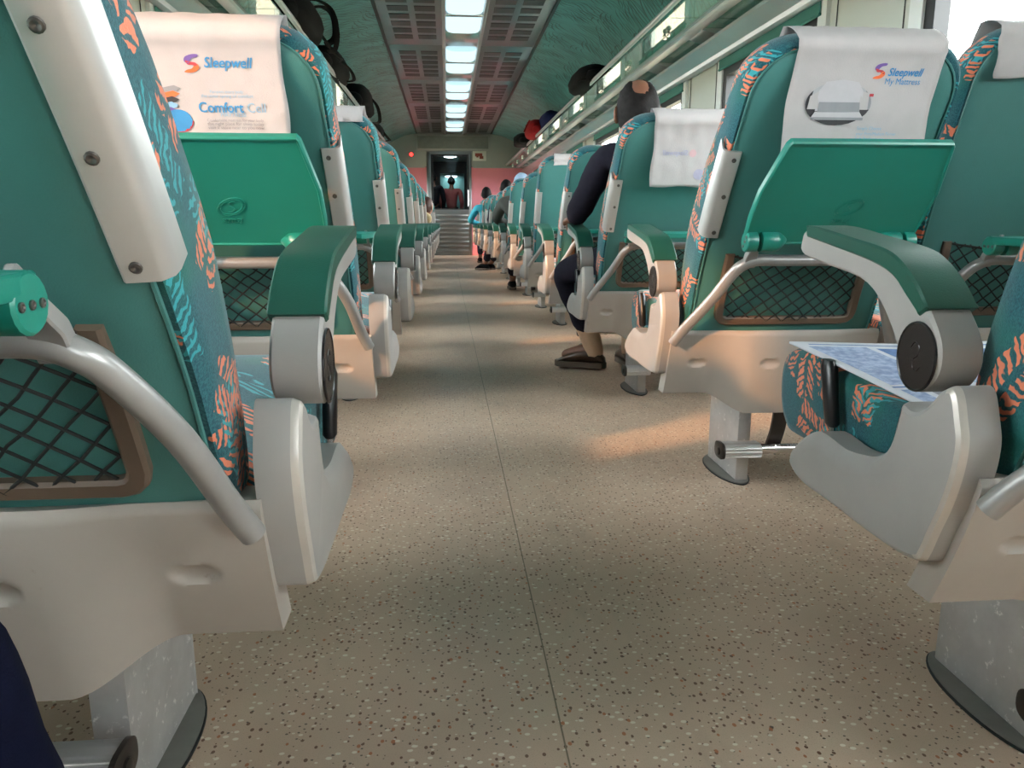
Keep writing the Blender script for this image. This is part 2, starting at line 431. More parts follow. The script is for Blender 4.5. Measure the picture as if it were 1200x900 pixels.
def back_meshes(S):
    # fabric body: front face and wrapped side band
    bm = bmesh.new()
    prof = [(.016, -.002), (.007, -.004), (.001, .006), (0, .025), (0, .6), (.004, .82), (.02, .97), (.05, 1.0), (.075, .95)]   # inset, depth (first four metres, then fraction)
    NS = 26
    st = stations(0, NS)
    def ring(ins, d, k):
        L, Rr = [], []
        base = stations(ins, NS)
        for s in base:
            w = hw(s, ins); off = d if d < .03 else d*thick(s)
            L.append(p3(S, UC-w, s, off)); Rr.append(p3(S, UC+w, s, off))
        return L+Rr[::-1]
    loft(bm, [ring(i, d, k) for k, (i, d) in enumerate(prof)], 0, False, False)
    # front centre
    ins, d = prof[-1]
    base = stations(ins, NS)
    rows = [[p3(S, UC+hw(s, ins)*(2*i/6-1), s, d*thick(s)-.004*math.sin(PI*i/6)) for i in range(7)] for s in base]
    vs = [[bm.verts.new(p) for p in r] for r in rows]
    for a, b in zip(vs, vs[1:]):
        for i in range(6): bm.faces.new((a[i], a[i+1], b[i+1], b[i]))
    bmesh.ops.remove_doubles(bm, verts=bm.verts, dist=1e-5)
    fab = finish(bm, 'backrest', 'fabric', 60)
    # vinyl rear panel with a slightly proud cushion and a rolled seam
    bm = bmesh.new()
    ins = .013
    base = stations(ins, NS); rows = []
    for j, s in enumerate(base):
        w = hw(s, ins); row = []
        for i in range(13):
            x = 2*i/12-1; x = math.copysign(1-(1-abs(x))**1.5, x)
            e = min(1, (1-abs(x))*6)*min(1, (s-ins)/.03+.15)*min(1, (SMAX-ins-s)/.03+.15)
            row.append(p3(S, UC+w*x, s, -.002-.008*math.sqrt(max(0, e))))
        rows.append(row)
    vs = [[bm.verts.new(p) for p in r] for r in rows]
    for a, b in zip(vs, vs[1:]):
        for i in range(12): bm.faces.new((a[i], a[i+1], b[i+1], b[i]))
    pan = finish(bm, 'vinyl_panel', 'vinyl', 60)
    # piping along the seam
    bm = bmesh.new()
    L, Rr = [], []
    for s in stations(.0135, NS):
        w = hw(s, .0135); L.append(p3(S, UC-w, s, -.005)); Rr.append(p3(S, UC+w, s, -.005))
    tube(bm, L+Rr[::-1][1:], .0022, 6, False)
    pip = finish(bm, 'piping', 'vinyl')
    # guard strip
    bm = bmesh.new()
    s0, s1 = s_at_z(.606), s_at_z(.766)
    cs = [(.014, .012), (.011, .028), (-.003, .040), (-.005, .038), (-.0035, .006), (-.002, -.003), (.002, -.0095), (.006, -.0115), (.046, -.0145), (.048, -.013), (.048, -.0095)]
    # (u from the side plane, depth): bevelled lip, corner, rear flange
    cs = [(-.004, .022), (-.006, .020), (-.006, .002), (-.004, -.006), (.004, -.0125), (.0265, -.0145), (.0285, -.013), (.0285, -.008), (.004, -.006), (-.002, .004), (-.002, .022)]
    rings = []
    NN = 14
    for k in range(NN+1):
        t = k/NN; s = s0+(s1-s0)*t
        e = 0
        if k == 0: e = .0035
        if k == NN: e = .0035
        rings.append([p3(S, UC-HW+a+.018*(s/SMAX)**2, s+(0.012 if (k == NN and b > .004) else 0), b) for a, b in cs])
    loft(bm, rings)
    gd = finish(bm, 'guard_strip', 'alu', 40)
    # screws
    scr = []
    for z in (.617, .686, .752):
        bm = bmesh.new(); s = s_at_z(z)
        lathe(bm, [(-.0005, .0045), (.0012, .0044), (.0018, .0030), (.0012, .0012), (.0004, .0004)], 12, 'z')
        p, n = rear(s)
        q = p3(S, UC-HW+.0165+.018*(s/SMAX)**2, s, -.0142)
        ang = math.atan2(n.x, -n.y)
        mat = Matrix.Translation(q) @ Matrix(((1, 0, 0, 0), (0, n.y, -n.x, 0), (0, -n.x, -n.y, 0), (0, 0, 0, 1)))
        bm.transform(mat)
        scr.append(finish(bm, 'screw', 'screw'))
    # pocket frame (U shape) on the rear
    bm = bmesh.new()
    uL, uR, zb, zt = UC-.146, UC+.146, .425, .572
    sb, stp = s_at_z(zb), s_at_z(zt)
    r = .018
    pts = [(uL-.004, stp)]
    pts += [(uL-.004, stp-(stp-sb-r)*k/5) for k in range(1, 6)]
    pts += [(uL-.004+r-r*math.cos(a), sb+r-r*math.sin(a)) for a in (PI/6, PI/3, PI/2)]
    pts += [(uL+r+(uR-uL-2*r)*k/8, sb) for k in range(1, 9)]
    pts += [(uR+.004-r+r*math.sin(a), sb+r-r*math.cos(a)) for a in (PI/6, PI/3, PI/2)]
    pts += [(uR+.004, sb+r+(stp-sb-r)*k/5) for k in range(1, 6)]
    rings = []
    for i, (u, s) in enumerate(pts):
        a = Vector(pts[max(i-1, 0)]); b = Vector(pts[min(i+1, len(pts)-1)]); t = (b-a).normalized(); nn = Vector((-t.y, t.x))
        wv, ht = .0095, .011
        if i in (0, len(pts)-1): ht = .008
        ring = []
        for (dx, dz) in ((-1, 0), (-1, .7), (-.65, 1), (.65, 1), (1, .7), (1, 0)):
            ring.append(p3(S, u+nn.x*wv*dx, s+nn.y*wv*dx, -.0095-ht*dz))
        rings.append(ring)
    loft(bm, rings)
    # screw recesses
    fr = finish(bm, 'pocket_frame', 'brown', 35)
    # net of cords, knotted diamonds, sagging away from the back
    bm = bmesh.new()
    rnd = random.Random(5)
    def npos(u, s):
        a = (u-uL)/(uR-uL); b = (s-sb)/(stp-sb)
        j = .0035*noise.noise(Vector((u*40, s*40, 3.3)))
        sag = -.012*(4*a*(1-a))*b
        return p3(S, u+j, s+sag+j*.7, -.014-.016*math.sin(PI*min(1, max(0, a)))*(.35+.65*b))
    H = stp-sb; W = uR-uL
    step = .033
    k = -int(H/step)-1
    def clipline(u0, dirn):
        pts = []
        n = 36
        for i in range(n+1):
            s = sb+H*i/n; u = u0+dirn*(s-sb)*1.0
            if uL-.001 <= u <= uR+.001: pts.append(npos(u, s))
        return pts[::4]+([pts[-1]] if len(pts) % 4 != 1 and pts else [])
    x = uL-H-step
    while x < uR+H+step:
        for dirn in (1, -1):
            P = clipline(x+rnd.uniform(-.002, .002), dirn)
            if len(P) >= 2: tube(bm, P, .0016, 5, mi=0)
        x += step
    tube(bm, [npos(uL+W*i/16, stp-.004) for i in range(17)], .0024, 6)
    nt_ = finish(bm, 'net', 'cord')
    return dict(backrest=fab, vinyl_panel=pan, piping=pip, guard_strip=gd, screws=scr, pocket_frame=fr, net=nt_)

ARM = [(.2729, .590), (.2774, .6092), (.2661, .6216), (.2250, .6193), (.1557, .6092), (.0825, .5985), (.0489, .5879), (.0157, .5666), (-.0074, .5442), (-.0222, .5271), (-.0298, .5118), (-.0305, .4933), (-.0213, .4769), (-.0028, .4648), (.0162, .4690), (.0340, .4879), (.0416, .5046), (.0619, .5289), (.0912, .5534), (.1297, .5692), (.2071, .5796)]
PADB = [(.2590, .6125), (.1951, .6032), (.1018, .5886), (.0584, .5763), (.0324, .5587), (.0056, .5401)]
PADT = [(.2625, .6225), (.2250, .6203), (.1557, .6107), (.0825, .6002), (.0489, .5897), (.0157, .5685), (-.0085, .5450)]
CAP = [(.0238, .4483), (.0082, .4453), (-.0091, .4494), (-.0239, .4626), (-.0350, .4746), (-.0498, .4808), (-.0600, .4743), (-.0688, .4521), (-.0746, .4316), (-.0724, .4022), (-.0631, .3673), (-.0494, .3336), (-.0388, .3065), (-.0300, .2960), (.0000, .2890), (.0712, .2874), (.1515, .2890), (.2213, .2890), (.2568, .2968), (.2698, .3082), (.2654, .3276), (.2400, .3500), (.1985, .3682), (.1369, .3640), (.0950, .3690), (.0678, .3760), (.0452, .3915), (.0356, .4060), (.0312, .4247)]
def armrest_meshes(S):
    W = .046
    bm = bmesh.new()
    o = cr(ARM, 3); b = .003
    i0 = inset_outline(o, b)
    f = lambda u, pts: [Vector((S*u, p.x, p.y)) for p in pts]
    loft(bm, [f(0, i0), f(b, o), f(W-b, o), f(W, i0)])
    arm = finish(bm, 'armrest', 'grey', 42)
    # pad: closed profile, proud of the arm, wider
    bm = bmesh.new()
    top = cr(PADT, 4, False); bot = cr(PADB, 4, False)
    top = [p+Vector((.0, .004)) for p in top]
    o = top+bot[::-1]
    i0 = inset_outline(o, .004)
    loft(bm, [f(-.003, inset_outline(o, .0025)), f(-.001, o), f(W+.003, o), f(W+.005, inset_outline(o, .0025))])
    pad = finish(bm, 'arm_pad', 'pad', 24)
    # rear pivot disc on the aisle face
    bm = bmesh.new()
    lathe(bm, [(-.0005, .0355), (-.002, .0350), (-.0024, .0335), (-.0016, .0325), (-.0014, .0)], 36, 'x', (0, 0, 0))
    # S-shaped raised mark
    pts = [(.012, .010), (.004, .017), (-.006, .012), (-.004, .002), (.004, -.003), (.006, -.012), (-.003, -.017), (-.011, -.011)]
    tube(bm, [(-.0014, p.x*.8, p.y*.85) for p in cr(pts, 4, False)], .0006, 5)
    bm.transform(Matrix.Translation((0, .0040, .4995)) @ Matrix.Diagonal((S, .92, 1, 1)))
    disc = finish(bm, 'pivot_cover', 'disc', 30)
    return dict(armrest=arm, arm_pad=pad, pivot_cover=disc)
def cap_mesh(S, lo):
    bm = bmesh.new()
    o = cr(CAP, 4)
    n = len(o); bev = []; 
    for i in range(n):
        j = i/4
        bev.append(.024 if 21 <= j <= 25 else .007 if not (20 < j < 26) else .012)
    sm = [sum(bev[(i+k) % n] for k in range(-4, 5))/9 for i in range(n)]
    i1 = inset_outline(o, sm); i2 = inset_outline(o, [x*.4 for x in sm])
    tw = .04
    f = lambda u, pts: [Vector((S*(u+lo), p.x, p.y)) for p in pts]
    rv = loft(bm, [f(0, i1), f(.0025, i2), f(.009, o), f(tw, o)])
    # worn paint along the rear and lower edge
    for a, b in ((0, 1), (1, 2)):
        for k in range(n):
            if 4.5 <= k/4 <= 13:
                va, vb, vc = rv[a][k], rv[a][(k+1) % n], rv[b][k]
                for fc in va.link_faces:
                    if vb in fc.verts and vc in fc.verts: fc.material_index = 1
    me = finish(bm, 'side_panel', ['grey', 'edge'], 28)
    return me
def shell_mesh(S, lo, u1=.50):
    """moulded rear cover: flat wings, a bulging middle, two oval dimples"""
    bm = bmesh.new()
    ua, ub = .025+lo, u1
    def bul(u):
        t = (u-.115-lo)/.10; t = max(0, min(1, t)); a = t*t*(3-2*t)
        t = ((u1-.03)-u)/.10; t = max(0, min(1, t)); return a*(t*t*(3-2*t))
    def fn(a, b):
        u = ua+(ub-ua)*a; B = bul(u)
        zb = .246-.044*B; zt = .397
        z = zb+(zt-zb)*b
        y = -.078+.055*(1-b)**1.3-.030*B*(1-b*.6)
        y += .05*max(0, b-.95)/.05*.10
        for uc in (ua+.066, ua+.224):
            d = math.hypot((u-uc)/.0225, (z-.322)/.0105)
            y += .0085*max(0, 1-d*d)**.6
        return (S*u, y, z)
    vs = grid(bm, fn, 150, 40)
    # underside and edge returns
    for row, dy in ((vs[0], .03), (vs[-1], .05)):
        prev = None
        new = [bm.verts.new(v.co+Vector((0, dy, .0 if row is vs[0] else -.004))) for v in row]
        for i in range(len(row)-1): bm.faces.new((row[i], row[i+1], new[i+1], new[i]))
    for col in (0, -1):
        a = [r[col] for r in vs]; new = [bm.verts.new(v.co+Vector((0, .04, 0))) for v in a]
        for i in range(len(a)-1): bm.faces.new((a[i], a[i+1], new[i+1], new[i]))
    return finish(bm, 'base_shell', 'shell', 40)
def cushion_mesh(S):
    bm = bmesh.new()
    # side outline (y,z) with a waterfall front edge; two fabric panels along the side
    o = cr([(-.03, .345), (-.035, .385), (.04, .405), (.18, .428), (.30, .447), (.385, .447), (.425, .420), (.428, .365), (.405, .325), (.36, .314), (.20, .328), (.05, .330)], 4)
    f = lambda u, pts: [Vector((S*u, p.x, p.y)) for p in pts]
    i1, i2 = inset_outline(o, .018), inset_outline(o, .005)
    loft(bm, [f(.052, i1), f(.055, i2), f(.064, o), f(.47, o), f(.478, i2), f(.482, i1)])
    return finish(bm, 'seat_cushion', 'fabric', 60)
def lever_meshes(S):
    bm = bmesh.new()
    tube(bm, cr([(S*.036, .196, .330), (S*.036, .214, .336), (S*.036, .222, .352), (S*.036, .226, .385)], 4, False), .0045, 8)
    rod = finish(bm, 'recline_lever', 'chrome')
    bm = bmesh.new()
    rings = []
    for t, w, d in ((0, .006, .008), (.05, .009, .012), (.5, .0095, .0135), (.9, .010, .015), (1, .007, .011)):
        c = Vector((S*.036, .224+.024*t, .368+.085*t))
        rings.append([c+Vector((w*math.cos(a), d*math.sin(a), 0)) for a in [2*PI*k/12 for k in range(12)]])
    loft(bm, rings)
    gr = finish(bm, 'lever_grip', 'black', 50)
    return rod, gr
def tube_meshes(S, lo=0):
    yt, zt = -.205, .556
    pts = [(.024+lo*1.2, -.088, .372), (.042+lo, -.105, .405), (.085, -.150, .474), (.112, -.185, .528), (.128, -.200, .547), (.152, yt, zt), (.20, yt, zt), (.272, yt, zt)]
    full = pts+[(2*UC-u, y, z) for u, y, z in pts[-2::-1]]
    bm = bmesh.new(); tube(bm, [(S*p.x, p.y, p.z) for p in cr(full, 5, False)], .0115, 14)
    t = finish(bm, 'tray_frame', 'tube')
    lugs = []
    for u in (.138, 2*UC-.138):
        bm = bmesh.new()
        rings = []
        for (y, z, w, d) in ((-.200, .546, .012, .010), (-.212, .566, .012, .009), (-.232, .586, .0065, .0085), (-.245, .598, .0045, .012), (-.247, .603, .004, .008)):
            rings.append([Vector((S*u+w*a, y+d*b*.5, z+d*b*.6)) for a, b in ((-1, -1), (1, -1), (1, 1), (-1, 1))])
        loft(bm, rings)
        bmesh.ops.bevel(bm, geom=list(bm.edges), offset=.0015, segments=1, affect='EDGES')
        lugs.append(finish(bm, 'lug', 'tube'))
    return t, lugs
TP = (-.247, .597)                   # tray hinge axis (y, z)
def tray_meshes(S):
    """modelled upright in its own plane: x across, z up from the hinge, -y towards the passenger behind"""
    bm = bmesh.new()
    c = S*UC
    out = [(-.166, -.006), (-.1715, .055), (-.1705, .115), (-.151, .214), (-.145, .222), (.145, .222), (.151, .214), (.1705, .115), (.1715, .055), (.166, -.006)]
    o = [Vector(p) for p in out]
    i1 = inset_outline(o, .007); i2 = inset_outline(o, .0025)
    f = lambda y, pts: [Vector((c+p.x, y, p.y)) for p in pts]
    loft(bm, [f(-.0055, inset_outline(o, .012)), f(-.0062, i1), f(-.009, inset_outline(o, .0055)), f(-.009, i2), f(-.006, o), f(.004, o), f(.006, i2)])
    tr = finish(bm, 'tray_table', 'tray', 30)
    hg = []
    for sx in (-1, 1):
        bm = bmesh.new()
        xa = c+sx*.168; 
        # barrel with a flared shoulder towards the middle, and an outer cheek
        rings = []
        for (dx, r, zz, dy) in ((0, .017, 0, 0), (.002, .019, 0, 0), (.020, .019, 0, 0), (.0215, .0185, 0, 0)):
            rings.append([Vector((xa-sx*dx, -.012+dy+r*math.cos(a), .006+zz+r*math.sin(a)*1.05)) for a in [2*PI*k/18 for k in range(18)]])
        loft(bm, rings)
        rings = []
        for (dx, r, dy) in ((.030, .0185, 0), (.0315, .019, 0), (.058, .019, 0), (.068, .017, .002), (.078, .010, .006), (.086, .004, .010)):
            rings.append([Vector((xa-sx*dx, -.012+dy+r*math.cos(a), .006+(r-.019)*.2+r*math.sin(a)*1.05)) for a in [2*PI*k/18 for k in range(18)]])
        loft(bm, rings)
        for k in range(3):                                  # three bolt heads on the outer cheek
            lathe(bm, [(-.001, .0032), (.0012, .0032), (.0014, .0022), (.0006, .0016), (.0006, .0)], 10, 'x', (0, 0, 0), 1)
            vs = bm.verts[:] ; nv = 10*5
            bm.verts.ensure_lookup_table()
            for v in bm.verts[-nv:]: v.co = Vector((xa+sx*abs(v.co.x) if v.co.x > 0 else xa-sx*.001, v.co.y-.013, v.co.z+.007+.0115*(k-1)))
        hg.append(finish(bm, 'hinge', ['tray', 'screw'], 40))
    # embossed oval emblem with lettering
    bm = bmesh.new()
    ex, ez = .012, .082
    for rx, rz in ((.0245, .0175), (.0205, .0140)):
        pts = []
        for k in range(32):
            a = 2*PI*k/32; x, z = rx*math.cos(a), rz*math.sin(a); z += x*.30
            pts.append((c+ex+x, -.0062, ez+z))
        tube(bm, pts, .0010, 5, True)
    pts = [(.006, .0085), (.001, .008), (-.003, .004), (.0, .0005), (.003, -.003), (.0, -.0075), (-.006, -.0085)]
    tube(bm, [(c+ex+p.x*1.3, -.0062, ez+p.y*1.3) for p in cr(pts, 4, False)], .0010, 5)
    vs, fs = text_geo('SUTLEJ', .0115, .0001, .15, 1, .0008)
    w = max(v.x for v in vs)
    V = [bm.verts.new((c+ex-.006-w*.5+v.x, -.0066-v.z, ez-.034+v.y)) for v in vs]
    for q in fs: bm.faces.new([V[i] for i in q])
    em = finish(bm, 'emblem', 'tray')
    return tr, hg, em
def pedestal_meshes(S, lo):
    bm = bmesh.new()
    box(bm, S*(.236), S*(.268), .045, .25, .006, .30, 0, .003)
    ped = finish(bm, 'pedestal', 'steel')
    bm = bmesh.new()
    o = []
    for k in range(40):
        a = 2*PI*k/40
        o.append(Vector((.248+.042*math.copysign(abs(math.cos(a))**1.2, math.cos(a)), .147+.122*math.copysign(abs(math.sin(a))**.9, math.sin(a)))))
    f = lambda z, pts: [Vector((S*p.x, p.y, z)) for p in pts]
    loft(bm, [f(.0, o), f(.005, o), f(.007, inset_outline(o, .003))])
    pl = finish(bm, 'base_plate', 'plate')
    bm = bmesh.new()
    o2 = [Vector(((p.x-.248)*1.06+.248, (p.y-.147)*1.02+.147)) for p in o]
    loft(bm, [f(0, o2), f(.0025, o2), f(.003, inset_outline(o2, .002))])
    sl = finish(bm, 'sealant_edge', 'rubber')
    return ped, pl, sl
def foot_meshes(S, fo=0):
    y, z = -.018, .105
    bm = bmesh.new()
    lathe(bm, [(S*.262, .0125), (S*.30, .0125), (S*.302, .015), (S*.312, .015), (S*.314, .0115), (S*.36, .0115)], 16, 'x', (0, y, z))
    bar = finish(bm, 'footrest', 'chrome')
    bm = bmesh.new()
    pts = []
    n = 80
    for k in range(n):
        a = 2*PI*k/n
        rx = .027*math.copysign(abs(math.cos(a))**.55, math.cos(a)); rz = .0165*math.copysign(abs(math.sin(a))**.7, math.sin(a))
        rib = 1+.035*(1 if k % 4 < 2 else -1)
        pts.append((rx*rib, rz*rib))
    rings = [[Vector((S*u, y+a, z+b)) for a, b in pts] for u in (.172, .262)]
    loft(bm, rings)
    tread = finish(bm, 'footrest_tread', 'tread', 20)
    bm = bmesh.new()
    pts2 = [(.030*math.copysign(abs(math.cos(2*PI*k/28))**.6, math.cos(2*PI*k/28)), .0195*math.copysign(abs(math.sin(2*PI*k/28))**.75, math.sin(2*PI*k/28))) for k in range(28)]
    loft(bm, [[Vector((S*u, y+a*q, z+b*q)) for a, b in pts2] for u, q in ((.166, .9), (.167, 1), (.173, 1))])
    lathe(bm, [(-.004, .0), (-.004, .006), (-.003, .0095), (0.004, .0095)], 14, 'x', (0, 0, 0))
    bm.verts.ensure_lookup_table()
    for v in bm.verts[-56:]: v.co = Vector((S*(.166+v.co.x), v.co.y+y-.002, v.co.z+z-.002))
    cap = finish(bm, 'end_cap', 'dark', 30)
    bm = bmesh.new()
    path = cr([(-.02, .262), (-.035, .235), (-.030, .19), (-.020, .15), (-.004, .118), (.006, .100)], 4, False)
    rings = []
    for i, p in enumerate(path):
        t = (path[min(i+1, len(path)-1)]-path[max(i-1, 0)]).normalized(); nn = Vector((-t.y, t.x))*.004
        rings.append([Vector((S*u, q.x, q.y)) for u, q in ((.288, p+nn), (.322, p+nn), (.322, p-nn), (.288, p-nn))])
    loft(bm, rings)
    strap = finish(bm, 'footrest_strap', 'dark', 40)
    for me in (bar, tread, cap): me.transform(Matrix.Translation((S*fo, 0, 0)))
    return bar, tread, cap, strap

_cache = {}
def cached(key, fn):
    if key not in _cache: _cache[key] = fn()
    return _cache[key]
def make_seat(side, k, label, group, inner=False, recline=0., tray_up=False, arm_up=False, detail=2, stowed=False):
    S = 1 if side == 'R' else -1
    lo = 0.0 if side == 'R' else .025
    xf = (X_RIGHT if side == 'R' else X_LEFT)+(S*.50 if inner else 0)
    root = empty('train_seat', (xf, Y0+PITCH*k, 0), label, 'seat', group)
    B = cached(('back', S), lambda: back_meshes(S))
    pv = (0 if S > 0 else -.018, PIV[0], PIV[1]); rx = (recline, 0, 0)
    b = link('backrest', B['backrest'], root, pv, rx)
    link('vinyl_panel', B['vinyl_panel'], b); 
    if detail > 0: link('piping', B['piping'], b)
    if not inner:
        g = link('guard_strip', B['guard_strip'], root, pv, rx)
        if detail > 1:
            for m in B['screws']: link('screw', m, g)
    f = link('pocket_frame', B['pocket_frame'], root, pv, rx)
    if detail > 0: link('net', B['net'], f)
    if not inner:
        A = cached(('arm', S), lambda: armrest_meshes(S))
        a = link('armrest', A['armrest'], root)
        link('arm_pad', A['arm_pad'], a); link('pivot_cover', A['pivot_cover'], a)
        if arm_up: a.location = (0, 0, 0)
        link('side_panel', cached(('cap', S), lambda: cap_mesh(S, lo*.55)), root)
        rod, gr = cached(('lev', S), lambda: lever_meshes(S))
        l = link('recline_lever', rod, root); link('lever_grip', gr, l)
    link('base_shell', cached(('shell', S, inner), lambda: shell_mesh(S, 0 if inner else lo)), root)
    link('seat_cushion', cached(('cush', S), lambda: cushion_mesh(S)), root)
    t, lugs = cached(('tube', S), lambda: tube_meshes(S, lo))
    tf = link('tray_frame', t, root)
    if detail > 0:
        for m in lugs: link('lug', m, tf)
    tr, hg, em = cached(('tray', S), lambda: tray_meshes(S))
    # stowed: leans with the backrest; open: folded out level
    ty = link('tray_table', tr, root, (-.02 if (side, k) == ('L', 0) else 0, TP[0], TP[1]), ((.68, 0, 0) if tray_up else (PI/2+.02, 0, 0)))
    for m in hg: link('hinge', m, ty)
    if tray_up: link('emblem', em, ty)
    ped, pl, sl = cached(('ped', S), lambda: pedestal_meshes(S, lo))
    if not inner or True:
        p = link('pedestal', ped, root); link('base_plate', pl, p)
        if detail > 0: link('sealant_edge', sl, p)
    bar, tread, cap, strap = cached(('foot', S), lambda: foot_meshes(S, 0 if S > 0 else .045))
    fb = link('footrest', bar, root); link('footrest_tread', tread, fb)
    if detail > 0: link('end_cap', cap, fb)
    link('footrest_strap', strap, fb)
    return root

ORD = ['first', 'second', 'third', 'fourth', 'fifth', 'sixth', 'seventh', 'eighth', 'ninth', 'tenth', 'eleventh', 'twelfth', 'thirteenth', 'fourteenth']
UPTRAY = {('R', 1), ('L', 1)}
RNG = random.Random(11)
RECL = {('R', 0): 0, ('R', 1): 0, ('L', 0): .06, ('L', 1): 0, ('R', 2): 0, ('L', 2): .02, ('R', 3): 0, ('R', 4): -.22, ('R', 5): -.05}
SPECIAL = {
    ('R', 0): 'teal train seat at the right edge with a newspaper on its patterned cushion',
    ('R', 1): 'teal train seat with its green tray folded up and a white printed headrest cloth',
    ('R', 2): 'teal train seat on which the man in the dark suit sits',
    ('L', 0): 'large teal train seat back at the left, cut off by the top of the photo',
    ('L', 1): 'teal train seat with its green tray folded up and a sunlit peach headrest cloth',
}
SEATS = {}
for side in 'RL':
    sd = 'right' if side == 'R' else 'left'
    for k in range(14):
        lab = SPECIAL.get((side, k), 'teal aisle train seat, %s row from the front on the %s of the aisle' % (ORD[k], sd))
        SEATS[side, k] = make_seat(side, k, lab, 'train seats along the aisle', False, RECL.get((side, k), RNG.uniform(-.16, .04)), (side, k) in UPTRAY, detail=2 if k < 4 else 1 if k < 7 else 0)
    for k in range(14):
        lab = 'teal window train seat, %s row from the front on the %s of the aisle' % (ORD[k], sd)
        if (side, k) == ('R', 1): lab = 'teal window train seat beside the seat with the white logo cloth, tray open'
        SEATS[side, k, 'w'] = make_seat(side, k, lab, 'train seats by the windows', True, -.24 if (side, k) == ('R', 1) else RNG.uniform(-.16, .02), False, detail=1 if k < 4 else 0)

# ------------------------------------------------------------------ headrest cloths
def cloth(side, k, inner, u0, u1, zlow, label, recline, prints=None, seed=0, group='headrest cloths'):
    S = 1 if side == 'R' else -1
    xf = (X_RIGHT if side == 'R' else X_LEFT)+(S*.50 if inner else 0)
    bm = bmesh.new()
    sl = s_at_z(zlow)
    # path: rear from the hem to the top, over, and down the front
    path = []
    n = 22
    pt_, nt_ = rear(SMAX-.012); pt_ = pt_-nt_*.0135
    def hang(s):
        # falls from the top edge, steeper than the reclined back
        d = SMAX-.012-s; e = .22*d+.010*(1-math.exp(-d/.02))
        return Vector((pt_.x+e, pt_.y-math.sqrt(max(0, d*d-e*e)))), Vector((-1, -.22)).normalized()
    for i in range(n+1):
        s = sl+(SMAX-.012-sl)*i/n
        path.append(hang(s))
    p0, n0 = rear(SMAX)
    ce = p0+n0*.028-Vector((n0.y*-1, n0.x))*0
    tdir = Vector((-n0.y, n0.x))
    th = thick(SMAX)
    for a in (.15, .35, .5, .65, .85):
        ang = PI*a
        q = p0+n0*(th/2-(th/2+.012)*math.cos(ang))+tdir*(.012*math.sin(ang)-.004)
        path.append((q, tdir))
    for i in range(6):
        s = SMAX-.012-.012*i-.006
        p, nn = rear(s); path.append((p+nn*(thick(s)+.004+.004), nn))
    def wr(u, i):
        v = Vector((u*22+seed*7, i*.22, seed))
        return .0016*noise.noise(v)+.0010*noise.noise(v*2.7)+.0012*math.sin(u*60+i*.12+seed)
    nu = 28
    vs = []
    for i, (p, nn) in enumerate(path):
        row = []
        for j in range(nu+1):
            u = u0+(u1-u0)*j/nu
            u += .0025*math.sin(i*.35+seed)*(1 if j in (0, nu) else .5)
            q = p+nn*(abs(wr(u, i))+.0005)
            dz = .002*math.sin(j*.5+seed) if i == 0 else 0
            row.append(bm.verts.new((S*u, q.x-PIV[0], q.y-PIV[1]+dz)))
        vs.append(row)
    for a, b in zip(vs, vs[1:]):
        for j in range(nu): bm.faces.new((a[j], a[j+1], b[j+1], b[j]))
    me = finish(bm, 'headrest_cloth', 'cloth', 80)
    o = link('headrest_cloth', me, None, (xf, Y0+PITCH*k+PIV[0], PIV[1]), (recline, 0, 0))
    md = o.modifiers.new('thickness', 'SOLIDIFY'); md.thickness = .0008; md.offset = 1
    tag(o, label, 'headrest cloth', group)
    H = SMAX-.012-sl
    ul, ur = (u0, u1) if S > 0 else (-u1, -u0)         # x limits in local space
    def place(x, y):
        """x 0..1 from the photo-left edge, y 0..1 from the hem: local 3-D point lying on the cloth"""
        s = sl+H*y; p, nn = hang(s); xx = ul+(ur-ul)*x
        u = abs(xx); i = y*n
        q = p+nn*(.0025+abs(wr(u, i)))
        return Vector((xx, q.x-PIV[0], q.y-PIV[1]))
    if prints:
        for (name, mat, verts, faces) in prints(place, ur-ul, H):
            b2 = bmesh.new()
            V = [b2.verts.new(v) for v in verts]
            for f in faces:
                try: b2.faces.new([V[i] for i in f])
                except ValueError: pass
            link(name, finish(b2, name, mat, 60, False), o)
    return o
def put_text(place, W, H, s, x0, x1, y, size=None, bold=0, shear=0):
    """lettering fitted between the fractions x0 and x1 of the cloth's width"""
    vs, fs = text_geo(s, .02, bold*.5, shear)
    a, b = min(v.x for v in vs), max(v.x for v in vs)
    k = (x1-x0)*W/(b-a)
    return [place(x0+(v.x-a)*k/W, y+v.y*k*(size or 1)/H) for v in vs], fs
def poly_print(place, pts):
    """filled outline (fractions) as a fan"""
    P = [Vector(p) for p in pts]; c = sum(P, Vector((0, 0)))/len(P)
    vs = [place(c.x, c.y)]+[place(p.x, p.y) for p in P]
    return vs, [(0, i+1, (i+1) % len(P)+1) for i in range(len(P))]
def strip_print(place, L, R):
    vs = [place(*p) for p in L]+[place(*p) for p in R]; n = len(L)
    return vs, [(i, i+1, n+i+1, n+i) for i in range(n-1)]
def s_logo(place, x, y, w, h):
    """two leaning lobes that make a flowing S"""
    out = []
    def lobe(pts, name, mat):
        P = [(x+w*p.x, y+h*p.y) for p in cr(pts, 4)]
        v, f = poly_print(place, P); out.append((name, mat, v, f))
    lobe([(1, 1), (.55, 1.0), (.12, .86), (.02, .62), (.30, .50), (.42, .66), (.62, .80), (.95, .86)], 'logo', 'purple_ink')
    lobe([(.10, .66), (.40, .60), (.75, .55), (.92, .40), (.80, .30), (.55, .42), (.25, .44)], 'logo', 'red_ink')
    lobe([(.92, .46), (.98, .26), (.70, .06), (.30, .0), (-.05, .04), (.15, .16), (.45, .22), (.62, .34), (.70, .46)], 'logo', 'orange_ink')
    return out
